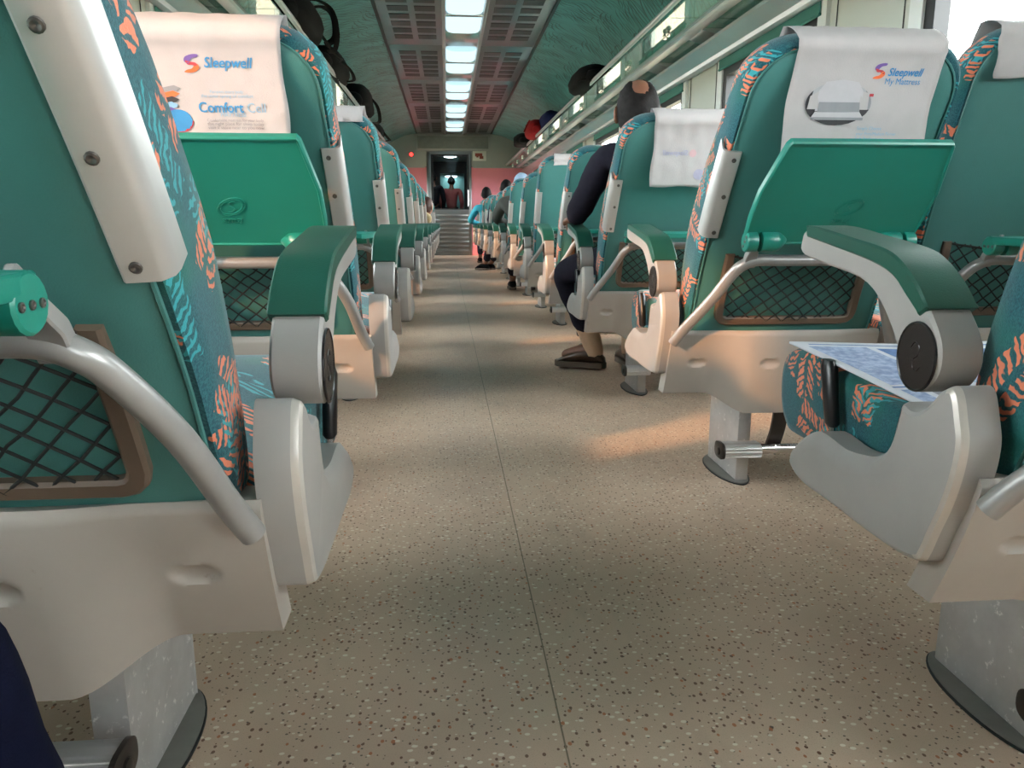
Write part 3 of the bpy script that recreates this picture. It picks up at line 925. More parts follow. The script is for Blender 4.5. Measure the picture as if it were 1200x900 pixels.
def prints_mattress(place_, W, H):
    out = []
    place = lambda x, y: place_(x, .19+.81*y)      # the hem hides behind the raised tray
    H *= .81
    out += s_logo(place, .55, .69, .078, .165)
    v, f = put_text(place, W, H, 'Sleepwell', .648, .885, .725, 1.1, .0006, .22); out.append(('print', 'blue_ink', v, f))
    v, f = put_text(place, W, H, 'My Mattress', .64, .88, .635, 1.1, 0, 0); out.append(('print', 'blue_ink', v, f))
    for i, (t, xe) in enumerate((('Simply Choose', .68), ('your Firm/Medium Firmer', .79), ('Soft Preferences', .71))):
        v, f = put_text(place, W, H, t, .51, xe, .135-.06*i, 1.1, 0); out.append(('print', 'light_ink', v, f))
    # oval picture of a made bed
    ox, oy, rx, ry = .345, .42, .225, .235
    def ov(a0, a1, sc=1, n=12): return [(ox+rx*sc*math.cos(a0+(a1-a0)*i/n), oy+ry*sc*math.sin(a0+(a1-a0)*i/n)) for i in range(n+1)]
    v, f = poly_print(place, ov(0, 2*PI, 1, 40)[:-1]); out.append(('picture', 'mid_ink', v, f))
    def q(name, mat, pts, lift=0):
        pl = (lambda x, y: place(x, y)+Vector((0, -.0009*lift, -.0003*lift)))
        v, f = poly_print(pl, pts); out.append((name, mat, v, f))
    q('picture', 'dark_ink', ov(-PI*.92, -PI*.08), 1)
    q('picture', 'dark_ink', ov(PI*.80, PI*1.12), 1)
    q('picture', 'grey_ink', ov(-PI*.12, PI*.22), 1)
    q('picture', 'pale_ink', [(.19, .34), (.20, .56), (.24, .655), (.35, .68), (.46, .655), (.50, .56), (.51, .34)], 2)
    q('picture', 'cloth', [(.135, .36), (.145, .50), (.205, .56), (.215, .36)], 2)
    q('picture', 'cloth', [(.485, .36), (.49, .56), (.545, .54), (.55, .36)], 2)
    q('picture', 'grey_ink', [(.205, .33), (.21, .44), (.49, .44), (.50, .33)], 3)
    q('picture', 'pale_ink', [(.17, .27), (.19, .335), (.50, .335), (.53, .27)], 3)
    q('picture', 'grey_ink', [(.17, .245), (.17, .275), (.53, .275), (.53, .245)], 3)
    q('picture', 'red_ink', [(.545, .505), (.545, .535), (.572, .535), (.572, .505)], 3)
    return out
def prints_cell(place_, W, H):
    out = []
    place = lambda x, y: place_(x, .19+.81*y)      # the hem hides behind the raised tray
    H *= .81
    out += s_logo(place, .385, .645, .09, .18)
    v, f = put_text(place, W, H, 'Sleepwell', .507, .81, .70, 1.1, .0006, .22); out.append(('print', 'blue_ink', v, f))
    for i, (t, xa, xe) in enumerate((('Pampers every body', .52, .73), ('the inner spring of comfort', .46, .79))):
        v, f = put_text(place, W, H, t, xa, xe, .445-.045*i); out.append(('print', 'light_ink', v, f))
    v, f = put_text(place, W, H, 'Comfort', .436, .72, .25, 1.1, .0006); out.append(('print', 'blue_ink', v, f))
    v, f = put_text(place, W, H, 'Cell', .745, .86, .25, 1.1, -.0002); out.append(('print', 'light_ink', v, f))
    v, f = put_text(place, W, H, 'MATTRESS', .57, .73, .205); out.append(('print', 'light_ink', v, f))
    for i, t in enumerate(('Comfortable mattress for your body', 'the right place for sleep today', 'visit a store near to you now')):
        v, f = put_text(place, W, H, t, .48, .84, .155-.04*i); out.append(('print', 'grey_ink', v, f))
    for i, m in enumerate(('grey_ink', 'orange_ink', 'dark_ink', 'light_ink', 'purple_ink')):
        y = .47-.055*i
        v, f = poly_print(place, [(.02, y-.05), (.30-.01*i, y+.05), (.34-.01*i, y+.02), (.30, y-.01), (.04, y-.09)]); out.append(('picture', m, v, f))
    v, f = poly_print(place, [(.30+.085*math.cos(2*PI*i/24), .16+.115*math.sin(2*PI*i/24)) for i in range(24)]); out.append(('picture', 'blue_ink', v, f))
    v, f = strip_print(place, [(.30+.092*math.cos(a), .155+.12*math.sin(a)) for a in [PI+PI*i/10 for i in range(11)]], [(.30+.08*math.cos(a), .165+.108*math.sin(a)) for a in [PI+PI*i/10 for i in range(11)]]); out.append(('picture', 'red_ink', v, f))
    return out
def prints_faint(place, W, H):
    out = []
    # seen through from the far face: mirrored
    mv, mf = text_geo('Sleepwell', .026, .0007, .2)
    v = [place(.40-x.x/W*.8, .50+x.y/H*.8) for x in mv]; out.append(('print', 'lilac_ink', v, mf))
    P = [(.45+.04*math.cos(2*PI*i/16), .53+.06*math.sin(2*PI*i/16)) for i in range(16)]
    v, f = poly_print(place, P); out.append(('logo', 'pink_ink', v, f))
    v, f = poly_print(place, [(.52, .12), (.60, .30), (.75, .34), (.92, .30), (.95, .14), (.80, .10), (.66, .16)]); out.append(('picture', 'lilac_ink', v, f))
    v, f = poly_print(place, [(.54+.06*math.cos(2*PI*i/16), .20+.085*math.sin(2*PI*i/16)) for i in range(16)]); out.append(('picture', 'lilac_ink', v, f))
    return out
cloth('R', 1, False, .142, .412, .765, 'white headrest cloth with a blue logo and an oval bed picture', 0, prints_mattress, 1)
cloth('L', 1, False, .152, .41, .765, 'sunlit peach headrest cloth with a blue and orange logo, above a folded-up tray', 0, prints_cell, 2)
cloth('R', 2, False, .165, .445, .765, 'white headrest cloth with a faint print, behind the balding man', 0, prints_faint, 3)
cloth('R', 1, True, .105, .41, .86, 'white headrest cloth on the window seat at the top right corner', -.24, None, 4)
cloth('R', 4, False, .15, .41, .90, 'small white headrest cloth folded over the fifth seat on the right', -.22, None, 5)
cloth('L', 2, False, .12, .40, .93, 'white headrest cloth folded over the third seat on the left', .02, None, 6)

# ------------------------------------------------------------------ coach body
XR, XL, YB, YE = 1.60, -1.25, -3.6, 15.4
ZT = 2.30
CXC = (XR+XL)/2
def boxmesh(name, mat, *bs, bev=0):
    bm = bmesh.new()
    for b in bs: box(bm, *b, 0, bev)
    return finish(bm, name, mat)
fl = struct('floor', boxmesh('floor', 'floor', (XL-.05, XR+.05, YB, YE+3.2, -.04, 0)))
bm = bmesh.new(); box(bm, -.0010+.135, .0010+.135, YB, YE-.05, 0, .0006); struct('trim_1', finish(bm, 'floor_seam', simple('floor_seam', srgb(140, 124, 102), .6)))
struct('ground', boxmesh('ground', 'earth', (-60, 60, -60, 80, -1.3, -1.2)))
# windows
WL, WP, WS = 1.16, 1.92, 3.38
winset = {s_: [w for w in [WS+o_+WP*i for i in range(-4, 7)] if w > YB+.1 and w+WL < YE-.1] for s_, o_ in (('R', 0), ('L', .31))}
ZW0, ZW1 = .74, 1.50
def side_wall(side):
    S = 1 if side == 'R' else -1
    X = XR if side == 'R' else XL
    nm = 'wall_right' if side == 'R' else 'wall_left'
    wins = winset[side]
    bm = bmesh.new()
    xo = X+S*.09
    a, b = min(X, xo), max(X, xo)
    box(bm, a, b, YB, YE, 0, ZW0); box(bm, a, b, YB, YE, ZW1, ZT+.1)
    y = YB
    for w in wins:
        box(bm, a, b, y, w, ZW0, ZW1); y = w+WL
    box(bm, a, b, y, YE, ZW0, ZW1)
    struct(nm, finish(bm, nm, 'wall'))
    i0 = 0 if side == 'R' else 20
    for i, w in enumerate(wins):
        # white frame > gasket, pane, blind
        bm = bmesh.new()
        def ringbox(e0, e1, x0, x1, mi=0):
            y0, y1, z0, z1 = w-e0, w+WL+e0, ZW0-e0, ZW1+e0
            Y0_, Y1_, Z0_, Z1_ = w-e1, w+WL+e1, ZW0-e1, ZW1+e1
            xa, xb = min(x0, x1), max(x0, x1)
            box(bm, xa, xb, Y0_, y0, Z0_, Z1_); box(bm, xa, xb, y1, Y1_, Z0_, Z1_)
            box(bm, xa, xb, y0, y1, Z0_, z0); box(bm, xa, xb, y0, y1, z1, Z1_)
        ringbox(-.001, .075, X-S*.018, X+S*.0)
        fr = struct('window_%d' % (i+1+i0), finish(bm, 'window_frame', 'whiteframe'))
        bm = bmesh.new(); ringbox(-.055, .0, X-S*.008, X+S*.045)
        struct('gasket', finish(bm, 'gasket', 'rubber'), None, fr)
        bm = bmesh.new(); box(bm, *sorted((X+S*.04, X+S*.05)), w+.02, w+WL-.02, ZW0+.02, ZW1-.02)
        struct('pane', finish(bm, 'pane', 'glass'), None, fr)
        bm = bmesh.new(); box(bm, *sorted((X-S*.022, X-S*.026)), w-.03, w+WL+.03, ZW1-.012, ZW1+.06)
        tube(bm, [(X-S*.024, w-.03, ZW1-.014), (X-S*.024, w+WL+.03, ZW1-.014)], .007, 8)
        struct('roller_blind', finish(bm, 'roller_blind', 'blind'), None, fr)
        # joint strips on the pillar
        bm = bmesh.new(); box(bm, *sorted((X-S*.001, X-S*.004)), w+WL+.13, w+WL+.134, .5, ZW1+.05); box(bm, *sorted((X-S*.001, X-S*.004)), w+WL+.62, w+WL+.624, .5, ZW1+.05)
        struct('joint_strip', finish(bm, 'joint_strip', 'slot'), None, fr)
    # trunking above the windows
    bm = bmesh.new()
    o = [(0, 1.545), (.035, 1.535), (.055, 1.545), (.060, 1.565), (.115, 1.60), (.128, 1.615), (.128, 1.632), (.110, 1.640), (.06, 1.650), (.05, 1.672), (0, 1.690)]
    loft(bm, [[Vector((X-S*p, y, z)) for p, z in o] for y in (YB, YE)])
    struct('trim_2' if side == 'R' else 'trim_3', finish(bm, 'trunking', 'trimalu', 25))
    # cove: from the ceiling edge curving down to the wall
    bm = bmesh.new()
    xe = CXC+S*.71
    pts = cr([(xe, ZT), (xe+S*.22, ZT-.045), (xe+S*.45, ZT-.15), (xe+S*.62, ZT-.30), (X, ZT-.46), (X, ZT-.60)], 5, False)
    rows = 40
    vs = [[bm.verts.new((p.x, YB+(YE-YB)*j/rows, p.y)) for p in pts] for j in range(rows+1)]
    for p, q in zip(vs, vs[1:]):
        for i in range(len(pts)-1): bm.faces.new((p[i], p[i+1], q[i+1], q[i]))
    struct('ceiling_cove_right' if side == 'R' else 'ceiling_cove_left', finish(bm, 'cove', 'cove', 60))
    # edge trim between cove and steel panels
    bm = bmesh.new(); box(bm, *sorted((xe-S*.012, xe+S*.014)), YB, YE, ZT-.012, ZT+.01)
    struct('trim_4' if side == 'R' else 'trim_5', finish(bm, 'cove_trim', 'slot'))
side_wall('R'); side_wall('L')
struct('ceiling', boxmesh('ceiling', 'endwall', (XL-.1, XR+.1, YB, YE+3.2, ZT+.10, ZT+.14)))
# end walls
struct('wall_back', boxmesh('wall_back', 'endwall', (XL, XR, YB-.06, YB, 0, ZT+.1)))
DX0, DX1, DZ = -.36, .50, 1.95
bm = bmesh.new()
box(bm, XL, DX0, YE, YE+.06, 1.69, ZT+.1); box(bm, DX1, XR, YE, YE+.06, 1.69, ZT+.1); box(bm, DX0, DX1, YE, YE+.06, DZ, ZT+.1)
struct('wall_front', finish(bm, 'wall_front', 'endwall'))
bm = bmesh.new()
box(bm, XL, DX0, YE, YE+.06, 0, 1.68); box(bm, DX1, XR, YE, YE+.06, 0, 1.68)
struct('wall_front_lower', finish(bm, 'wall_front_lower', 'pink'))
bm = bmesh.new()
box(bm, XL, DX0-.03, YE-.012, YE, 1.665, 1.70); box(bm, DX1+.03, XR, YE-.012, YE, 1.665, 1.70)
struct('trim_6', finish(bm, 'dado_trim', 'endwall'))
bm = bmesh.new()
box(bm, -.56, .87, YE-.03, YE, 1.985, 2.275, 0, .004)
hd = struct('trim_7', finish(bm, 'header_frame', 'endwall'))
bm = bmesh.new(); box(bm, -.52, .83, YE-.034, YE-.03, 2.02, 2.245)
struct('header_panel', finish(bm, 'header_panel', simple('display_grey', srgb(112, 118, 112), .4, 0, .2, 8)), None, hd)
# door
bm = bmesh.new()
box(bm, DX0, -.28, YE-.02, YE+.07, 0, DZ, 0, .006); box(bm, .455, DX1, YE-.02, YE+.07, 0, DZ, 0, .006); box(bm, DX0, DX1, YE-.02, YE+.07, DZ-.035, DZ+.02)
dr = struct('door_1', finish(bm, 'door_frame', 'doorsteel'))
bm = bmesh.new()
box(bm, -.28, .455, YE+.012, YE+.04, 0.0, .88)
for i in range(9): box(bm, -.275, .45, YE+.004, YE+.012, .06+.085*i, .06+.085*i+.05, 0, .004)
struct('kick_panel', finish(bm, 'kick_panel', 'doorsteel'), None, dr)
bm = bmesh.new()
box(bm, -.28, -.235, YE+.012, YE+.04, .88, DZ-.03); box(bm, .41, .455, YE+.012, YE+.04, .88, DZ-.03); box(bm, -.235, .41, YE+.012, YE+.04, DZ-.07, DZ-.03); box(bm, -.235, .41, YE+.012, YE+.04, .88, .90)
struct('door_sash', finish(bm, 'door_sash', 'black'), None, dr)
bm = bmesh.new(); box(bm, -.235, .41, YE+.022, YE+.028, .90, DZ-.07)
struct('door_pane', finish(bm, 'door_pane', 'doorglass'), None, dr)
bm = bmesh.new(); tube(bm, [(.435, YE-.03, .95), (.435, YE-.03, 1.25)], .012, 10)
box(bm, .427, .443, YE-.03, YE+.015, .96, .975); box(bm, .427, .443, YE-.03, YE+.015, 1.225, 1.24)
struct('door_handle', finish(bm, 'door_handle', 'chrome'), None, dr)
# vestibule behind the door
bm = bmesh.new()
box(bm, -.75, -.70, YE+.06, YE+3.0, 0, 2.2); box(bm, .90, .95, YE+.06, YE+3.0, 0, 2.2); box(bm, -.75, .95, YE+.06, YE+3.0, 1.97, 2.2)
struct('wall_vestibule', finish(bm, 'wall_vestibule', 'endwall'))
bm = bmesh.new()
box(bm, -.75, -.12, YE+2.6, YE+2.66, 0, 2.2); box(bm, .42, .95, YE+2.6, YE+2.66, 0, 2.2); box(bm, -.12, .42, YE+2.6, YE+2.66, 1.72, 2.2); box(bm, -.12, .42, YE+2.6, YE+2.66, 0, .9)
struct('wall_gangway', finish(bm, 'wall_gangway', simple('gangway_dark', srgb(60, 64, 66), .5)))
struct('wall_beyond', boxmesh('wall_beyond', simple('far_teal', srgb(120, 170, 168), .5), (-.75, .95, YE+3.0, YE+3.05, 0, 2.2)))
vl = empty('vestibule_lamp', (.10, YE+.70, 1.968), 'round lit ceiling lamp behind the glass end door', 'lamp')
bm = bmesh.new(); lathe(bm, [(0, .16), (-.012, .165), (-.03, .15), (-.03, .13)], 28, 'z'); link('rim', finish(bm, 'rim', 'chrome'), vl)
bm = bmesh.new(); lathe(bm, [(-.028, .13), (-.045, .12), (-.055, .08), (-.058, 0)], 28, 'z'); link('diffuser', finish(bm, 'diffuser', 'vlamp'), vl)
vl = empty('vestibule_lamp', (.13, YE+2.85, 1.70), 'small lamp shining beyond the far gangway doorway', 'lamp')
bm = bmesh.new(); lathe(bm, [(0, .16), (-.012, .165), (-.03, .15)], 28, 'z'); link('rim', finish(bm, 'rim', 'chrome'), vl)
bm = bmesh.new(); lathe(bm, [(-.028, .14), (-.045, .12), (-.055, .08), (-.058, 0)], 28, 'z'); link('diffuser', finish(bm, 'diffuser', 'vlamp'), vl)
# end-wall fittings
ind = empty('indicator_light', (-.645, YE, 1.91), 'round red indicator light on the grey end wall', 'light')
bm = bmesh.new(); lathe(bm, [(0, .05), (-.012, .05), (-.016, .044)], 20, 'y'); link('bezel', finish(bm, 'bezel', 'black'), ind)
bm = bmesh.new(); lathe(bm, [(-.014, .040), (-.03, .032), (-.036, 0)], 20, 'y'); link('lens', finish(bm, 'lens', 'redlamp'), ind)
sg = empty('wall_sign', (.66, YE, 1.89), 'small white sign with a red-brown symbol beside the end door', 'sign')
bm = bmesh.new(); box(bm, -.13, .13, -.012, 0, -.09, .09, 0, .004); link('plate', finish(bm, 'plate', 'wall'), sg)
bm = bmesh.new()
box(bm, -.085, .055, -.0145, -.012, -.01, .05); box(bm, .0, .075, -.0145, -.012, -.055, .0); box(bm, -.06, -.02, -.0145, -.012, -.03, .0)
link('symbol', finish(bm, 'symbol', simple('red_brown', srgb(128, 54, 40), .5)), sg)
sk = empty('wall_speaker', (-1.02, YE, 1.83), 'small dark speaker box on the end wall behind the left luggage', 'speaker')
bm = bmesh.new(); box(bm, -.06, .06, -.05, 0, -.12, .12, 0, .01); link('case', finish(bm, 'case', 'black'), sk)

# ceiling steel panels, one per side per bay; between them the lamps
PB = 1.87; PS = 4.20
for i in range(-4, 6):
    y0 = PS+PB*i; y1 = y0+PB-.008
    if y0 >= YE: continue
    y1 = min(y1, YE-.005); y0c = max(y0, YB)
    if y1 <= YB: continue
    for S in (-1, 1):
        xa, xb = CXC+S*.185, CXC+S*.70
        bm = bmesh.new(); box(bm, min(xa, xb), max(xa, xb), y0c, y1, ZT, ZT+.02, 0, .003)
        p = struct('ceiling_panel', finish(bm, 'ceiling_panel', 'panel'))
        # slotted air outlets: raised H-shaped rib field with dark slots
        if y1-y0c > 1.5:
            bm = bmesh.new()
            for c in range(2):
                for r in range(6):
                    if r in (2, 3) and c == 1 and False: continue
                    xx0 = CXC+S*(.235+.215*c); xx1 = xx0+S*.165
                    yy = y0+.25+.24*r
                    box(bm, min(xx0, xx1), max(xx0, xx1), yy, yy+.15, ZT-.0035, ZT+.002, 0, .0015, 1)
            struct('vent_slots', finish(bm, 'vent_slots', 'slot'), None, p)
    # lamp
    if i < -3: continue
    lab = 'lit ceiling lamp, number %s of the row counted from the end door' % ORD[max(0, 5-i)] if i <= 5 else ''
    lp = empty('ceiling_lamp', (CXC, y0+PB/2, ZT), 'cool white ceiling lamp, %s of the bright row counted from the end door' % ORD[max(0, 5-i)], 'lamp', 'ceiling lamps')
    bm = bmesh.new()
    h = PB/2-.004
    ye = min(h, YE-.005-(y0+PB/2))
    for S in (-1, 1): box(bm, min(S*.155, S*.183), max(S*.155, S*.183), -h, ye, -.028, .03, 0, .004)
    link('housing', finish(bm, 'housing', 'trimalu'), lp)
    bm = bmesh.new(); box(bm, -.155, .155, -h, ye, .0, .03)
    link('reflector', finish(bm, 'reflector', 'reflector'), lp)
    for (a, b) in ((-.86, -.34), (-.30, .28)):
        bm = bmesh.new()
        a2, b2 = a*h/.935, min(b*h/.935, ye-.02)
        if b2 <= a2: bm.free(); continue
        def fn(u, v, a2=a2, b2=b2): return ((u*2-1)*.150, a2+(b2-a2)*v, -.004-.030*math.sqrt(max(0, 1-(u*2-1)**4)))
        grid(bm, fn, 14, 4)
        link('diffuser', finish(bm, 'diffuser', 'lamp', 60), lp)
    bm = bmesh.new(); box(bm, -.153, .153, -.345*h/.935, -.295*h/.935, -.040, -.004, 0, .006); link('divider', finish(bm, 'divider', 'reflector'), lp)
    bm = bmesh.new(); box(bm, -.152, .152, .30*h/.935, min(.86*h/.935, ye-.01), -.020, -.004, 0, .006)
    link('end_cover', finish(bm, 'end_cover', 'reflector'), lp)

# luggage racks: one per side
def rack(side):
    S = 1 if side == 'R' else -1
    X = XR if side == 'R' else XL
    xo = CXC+S*1.0
    zr = 1.715
    root = empty('luggage_rack', (X, 6, zr), 'long glass and aluminium luggage rack above the %s windows' % ('right' if S > 0 else 'left'), 'luggage rack', 'luggage racks')
    L = lambda x, y, z: Vector((x-X, y-6, z-zr))
    bm = bmesh.new()
    y0, y1 = YB+.02, YE-.02
    tube(bm, [L(xo, y0, zr+.012), L(xo, y1, zr+.012)], .016, 12)
    tube(bm, [L(xo+S*.028, y0, zr+.038), L(xo+S*.028, y1, zr+.038)], .009, 10)
    link('front_rail', finish(bm, 'front_rail', 'trimalu'), root)
    bm = bmesh.new()
    o = [(.185, -.012), (.185, -.034), (.20, -.040), (.265, -.034), (.272, -.026), (.265, -.012)]
    loft(bm, [[L(xo+S*p, y, zr+z) for p, z in o] for y in (y0, y1)])
    link('beam', finish(bm, 'beam', 'trimalu', 25), root)
    n = 0; y = YB+.3
    while y < YE-.3:
        ye = min(y+1.9, YE-.06)
        bm = bmesh.new(); box(bm, *sorted(((xo+S*.012)-X, (xo+S*.19)-X)), y-6+.004, ye-6-.004, -.022, -.012)
        link('glass_panel', finish(bm, 'glass_panel', 'rackglass'), root)
        bm = bmesh.new(); box(bm, *sorted(((xo+S*.268)-X, -S*.01)), y-6+.004, ye-6-.004, -.022, -.014)
        link('glass_panel', finish(bm, 'glass_panel', 'rackglass'), root)
        y += 1.9
    y = YB+.3+.32
    while y < YE-.2:
        bm = bmesh.new()
        # tapered bracket plate from the wall out to the beam
        loft(bm, [[Vector((xo+S*.26-X, y-6+q, -.030)), Vector((-S*.0, y-6+q*1.2, -.075)), Vector((-S*.0, y-6+q*1.2, -.026)), Vector((xo+S*.26-X, y-6+q, -.022))] for q in (-.12, .12)])
        link('bracket', finish(bm, 'bracket', 'trimalu'), root)
        for d in (-.035, .035):
            bm = bmesh.new()
            lathe(bm, [(-.05, 0), (-.05, .010), (-.043, .015), (-.032, .015), (-.024, .008), (-.02, .008)], 14, 'z', L(xo+S*.10, y+d, zr))
            link('bolt', finish(bm, 'bolt', 'chrome'), root)
        y += .95
    return root
rack('R'); rack('L')

# ------------------------------------------------------------------ luggage
def blob(center, size, seed, power=2.6, amp=.12, mat='bagblack', name='shell', parent=None, seg=28, tilt=0):
    bm = bmesh.new()
    bmesh.ops.create_uvsphere(bm, u_segments=seg, v_segments=seg//2, radius=1)
    for v in bm.verts:
        d = v.co.normalized()
        k = (abs(d.x)**power+abs(d.y)**power+abs(d.z)**power)**(-1/power)
        q = d*k
        q *= 1+amp*noise.noise(q*1.3+Vector((seed, 0, 0)))+amp*.5*noise.noise(q*3.4+Vector((0, seed, 0)))
        v.co = Vector((q.x*size[0], q.y*size[1], q.z*size[2]))
    bm.transform(Matrix.Translation(center) @ Matrix.Rotation(tilt, 4, 'Y'))
    return link(name, finish(bm, name, mat, 80), parent)
def bag(loc, size, mat, label, seed, straps=(), name='travel_bag', cat='bag'):
    r = empty(name, loc, label, cat, 'luggage on the racks')
    blob((0, 0, size[2]), size, seed, 3, .10, mat, 'body', r)
    # lid flap and front pocket
    blob((0, -size[1]*.72, size[2]*.72), (size[0]*.7, size[1]*.42, size[2]*.52), seed+3, 3, .08, mat, 'pocket', r, 20)
    for pts, w in straps:
        pts = [(p[0], p[1], max(p[2], .018)) for p in pts]
        bm = bmesh.new(); tube(bm, cr(pts, 5, False), w, 8, flat=.35); link('strap', finish(bm, 'strap', mat), r)
    return r
ZR = 1.708
bag((-.90, 5.05, ZR), (.15, .46, .11), 'bagblack', 'black backpack with looping straps on the left rack', 1,
    [([(.10, -.10, .20), (.17, .0, .22), (.22, .14, .20), (.23, .26, .10), (.20, .34, .0), (.15, .40, -.02)], .016), ([(.08, .1, .20), (.15, .20, .24), (.20, .34, .22), (.19, .46, .12), (.12, .5, .08)], .022), ([(.12, .3, .1), (.19, .5, .0), (.21, .62, -.08), (.17, .72, -.10)], .013)], 'backpack', 'backpack')
bag((-.90, 6.45, ZR), (.14, .52, .10), 'bagblack', 'low rumpled black bag behind the strapped backpack on the left rack', 4, [([(.1, -.4, .12), (.19, -.2, .06), (.2, .0, -.06), (.14, .1, -.04)], .014)])
bag((-.92, 8.55, ZR), (.17, .50, .15), 'bagblack', 'boxy black bag midway along the left rack', 9, [([(.1, .0, .24), (.2, .2, .15), (.21, .4, .0), (.14, .6, -.06)], .02)])
bag((-.92, 10.5, ZR), (.13, .5, .08), 'bagblack', 'black bag near the end wall on the left rack', 12, [([(.1, .0, .1), (.17, .3, .02), (.17, .5, -.06), (.1, .6, -.04)], .02)])
bag((1.22, 6.75, ZR), (.15, .45, .085), 'bagblack', 'black bag lying alone on the right rack', 15, [([(-.1, -.3, .05), (-.16, -.36, .0), (-.14, -.42, -.03), (-.05, -.4, .0)], .012)])
bag((1.20, 10.5, ZR), (.14, .36, .115), 'bagred', 'red bag on the right rack near the end wall', 18, [([(-.12, -.3, .2), (-.15, -.2, .14), (-.15, .1, .1), (-.1, .3, .15)], .012)])
bag((1.34, 10.1, ZR), (.14, .4, .14), 'bagnavy', 'navy blue bag leaning behind the red bag on the rack', 21)
bag((1.14, 11.6, ZR), (.14, .36, .09), 'bagblack', 'black bag at the far end of the right rack', 24)

# ------------------------------------------------------------------ newspaper on the near right cushion
np_ = empty('newspaper', (.52, 1.0, .453), 'folded newspaper lying on the cushion of the nearest right seat', 'newspaper')
def paper(u, v): return (u, v)
bm = bmesh.new()
Ax = [(-.032, .055), (.33, .055), (.30, -.235), (.012, -.222)]
def pf(a, b, dz=0):
    x = (Ax[3][0]*(1-a)+Ax[2][0]*a)*(1-b)+(Ax[0][0]*(1-a)+Ax[1][0]*a)*b
    y = (Ax[3][1]*(1-a)+Ax[2][1]*a)*(1-b)+(Ax[0][1]*(1-a)+Ax[1][1]*a)*b
    return Vector((x, y, .006-.034*(1-b)+.003*math.sin(a*5+b*2)+dz))
grid(bm, lambda a, b: pf(a, b), 14, 14)
o = link('sheet', finish(bm, 'sheet', 'paper', 60), np_); md = o.modifiers.new('t', 'SOLIDIFY'); md.thickness = .003; md.offset = 0
def pquad(a0, a1, b0, b1, mat, nm, n=6):
    bm = bmesh.new(); grid(bm, lambda a, b: pf(a0+(a1-a0)*a, b0+(b1-b0)*b, .0021), n, n); link(nm, finish(bm, nm, mat, 60), np_)
news_blue = simple('news_blue', srgb(96, 126, 176), .8, 0, .25, 60); news_pale = simple('news_pale', srgb(170, 182, 206), .8, 0, .15, 90, col2=srgb(120, 136, 170))
pquad(.05, .95, .93, .945, news_blue, 'rule'); pquad(.30, .95, .55, .88, news_blue, 'picture')
pquad(.03, .27, .30, .90, news_pale, 'column'); pquad(.03, .10, .04, .24, news_pale, 'column'); pquad(.13, .26, .04, .24, 'grey_ink', 'column'); pquad(.30, .95, .33, .50, news_pale, 'column')
pquad(.02, .96, .265, .28, news_blue, 'rule')
bm = bmesh.new()
for t, a, b, sz in (('SPECIAL', .32, .70, .026), ('FINAL', .32, .60, .022)):
    vs, fs = text_geo(t, sz, .0005)
    V = [bm.verts.new(pf(a+v.x/.34, b+v.y/.28, .0027)) for v in vs]
    for f in fs: bm.faces.new([V[i] for i in f])
link('headline', finish(bm, 'headline', 'paper', 60, False), np_)

# ------------------------------------------------------------------ people
def skin_mesh(name, verts, edges, radii, mat, sub=2, root=0):
    me = bpy.data.meshes.new(name); me.from_pydata([tuple(v) for v in verts], edges, []); me.update()
    o = bpy.data.objects.new(name, me); C.objects.link(o)
    o.modifiers.new('skin', 'SKIN'); sl = me.skin_vertices[0].data if me.skin_vertices else None
    if sl is None:
        bpy.context.view_layer.objects.active = o
    for i, r in enumerate(radii):
        rr = r if isinstance(r, tuple) else (r, r)
        me.skin_vertices[0].data[i].radius = rr
        me.skin_vertices[0].data[i].use_root = (i == root)
    s = o.modifiers.new('sub', 'SUBSURF'); s.levels = sub; s.render_levels = sub
    dg = bpy.context.evaluated_depsgraph_get(); m2 = bpy.data.meshes.new_from_object(o.evaluated_get(dg))
    bpy.data.objects.remove(o); bpy.data.meshes.remove(me)
    m2.name = name
    for p in m2.polygons: p.use_smooth = True
    m2.materials.clear(); m2.materials.append(M[mat] if isinstance(mat, str) else mat)
    return m2
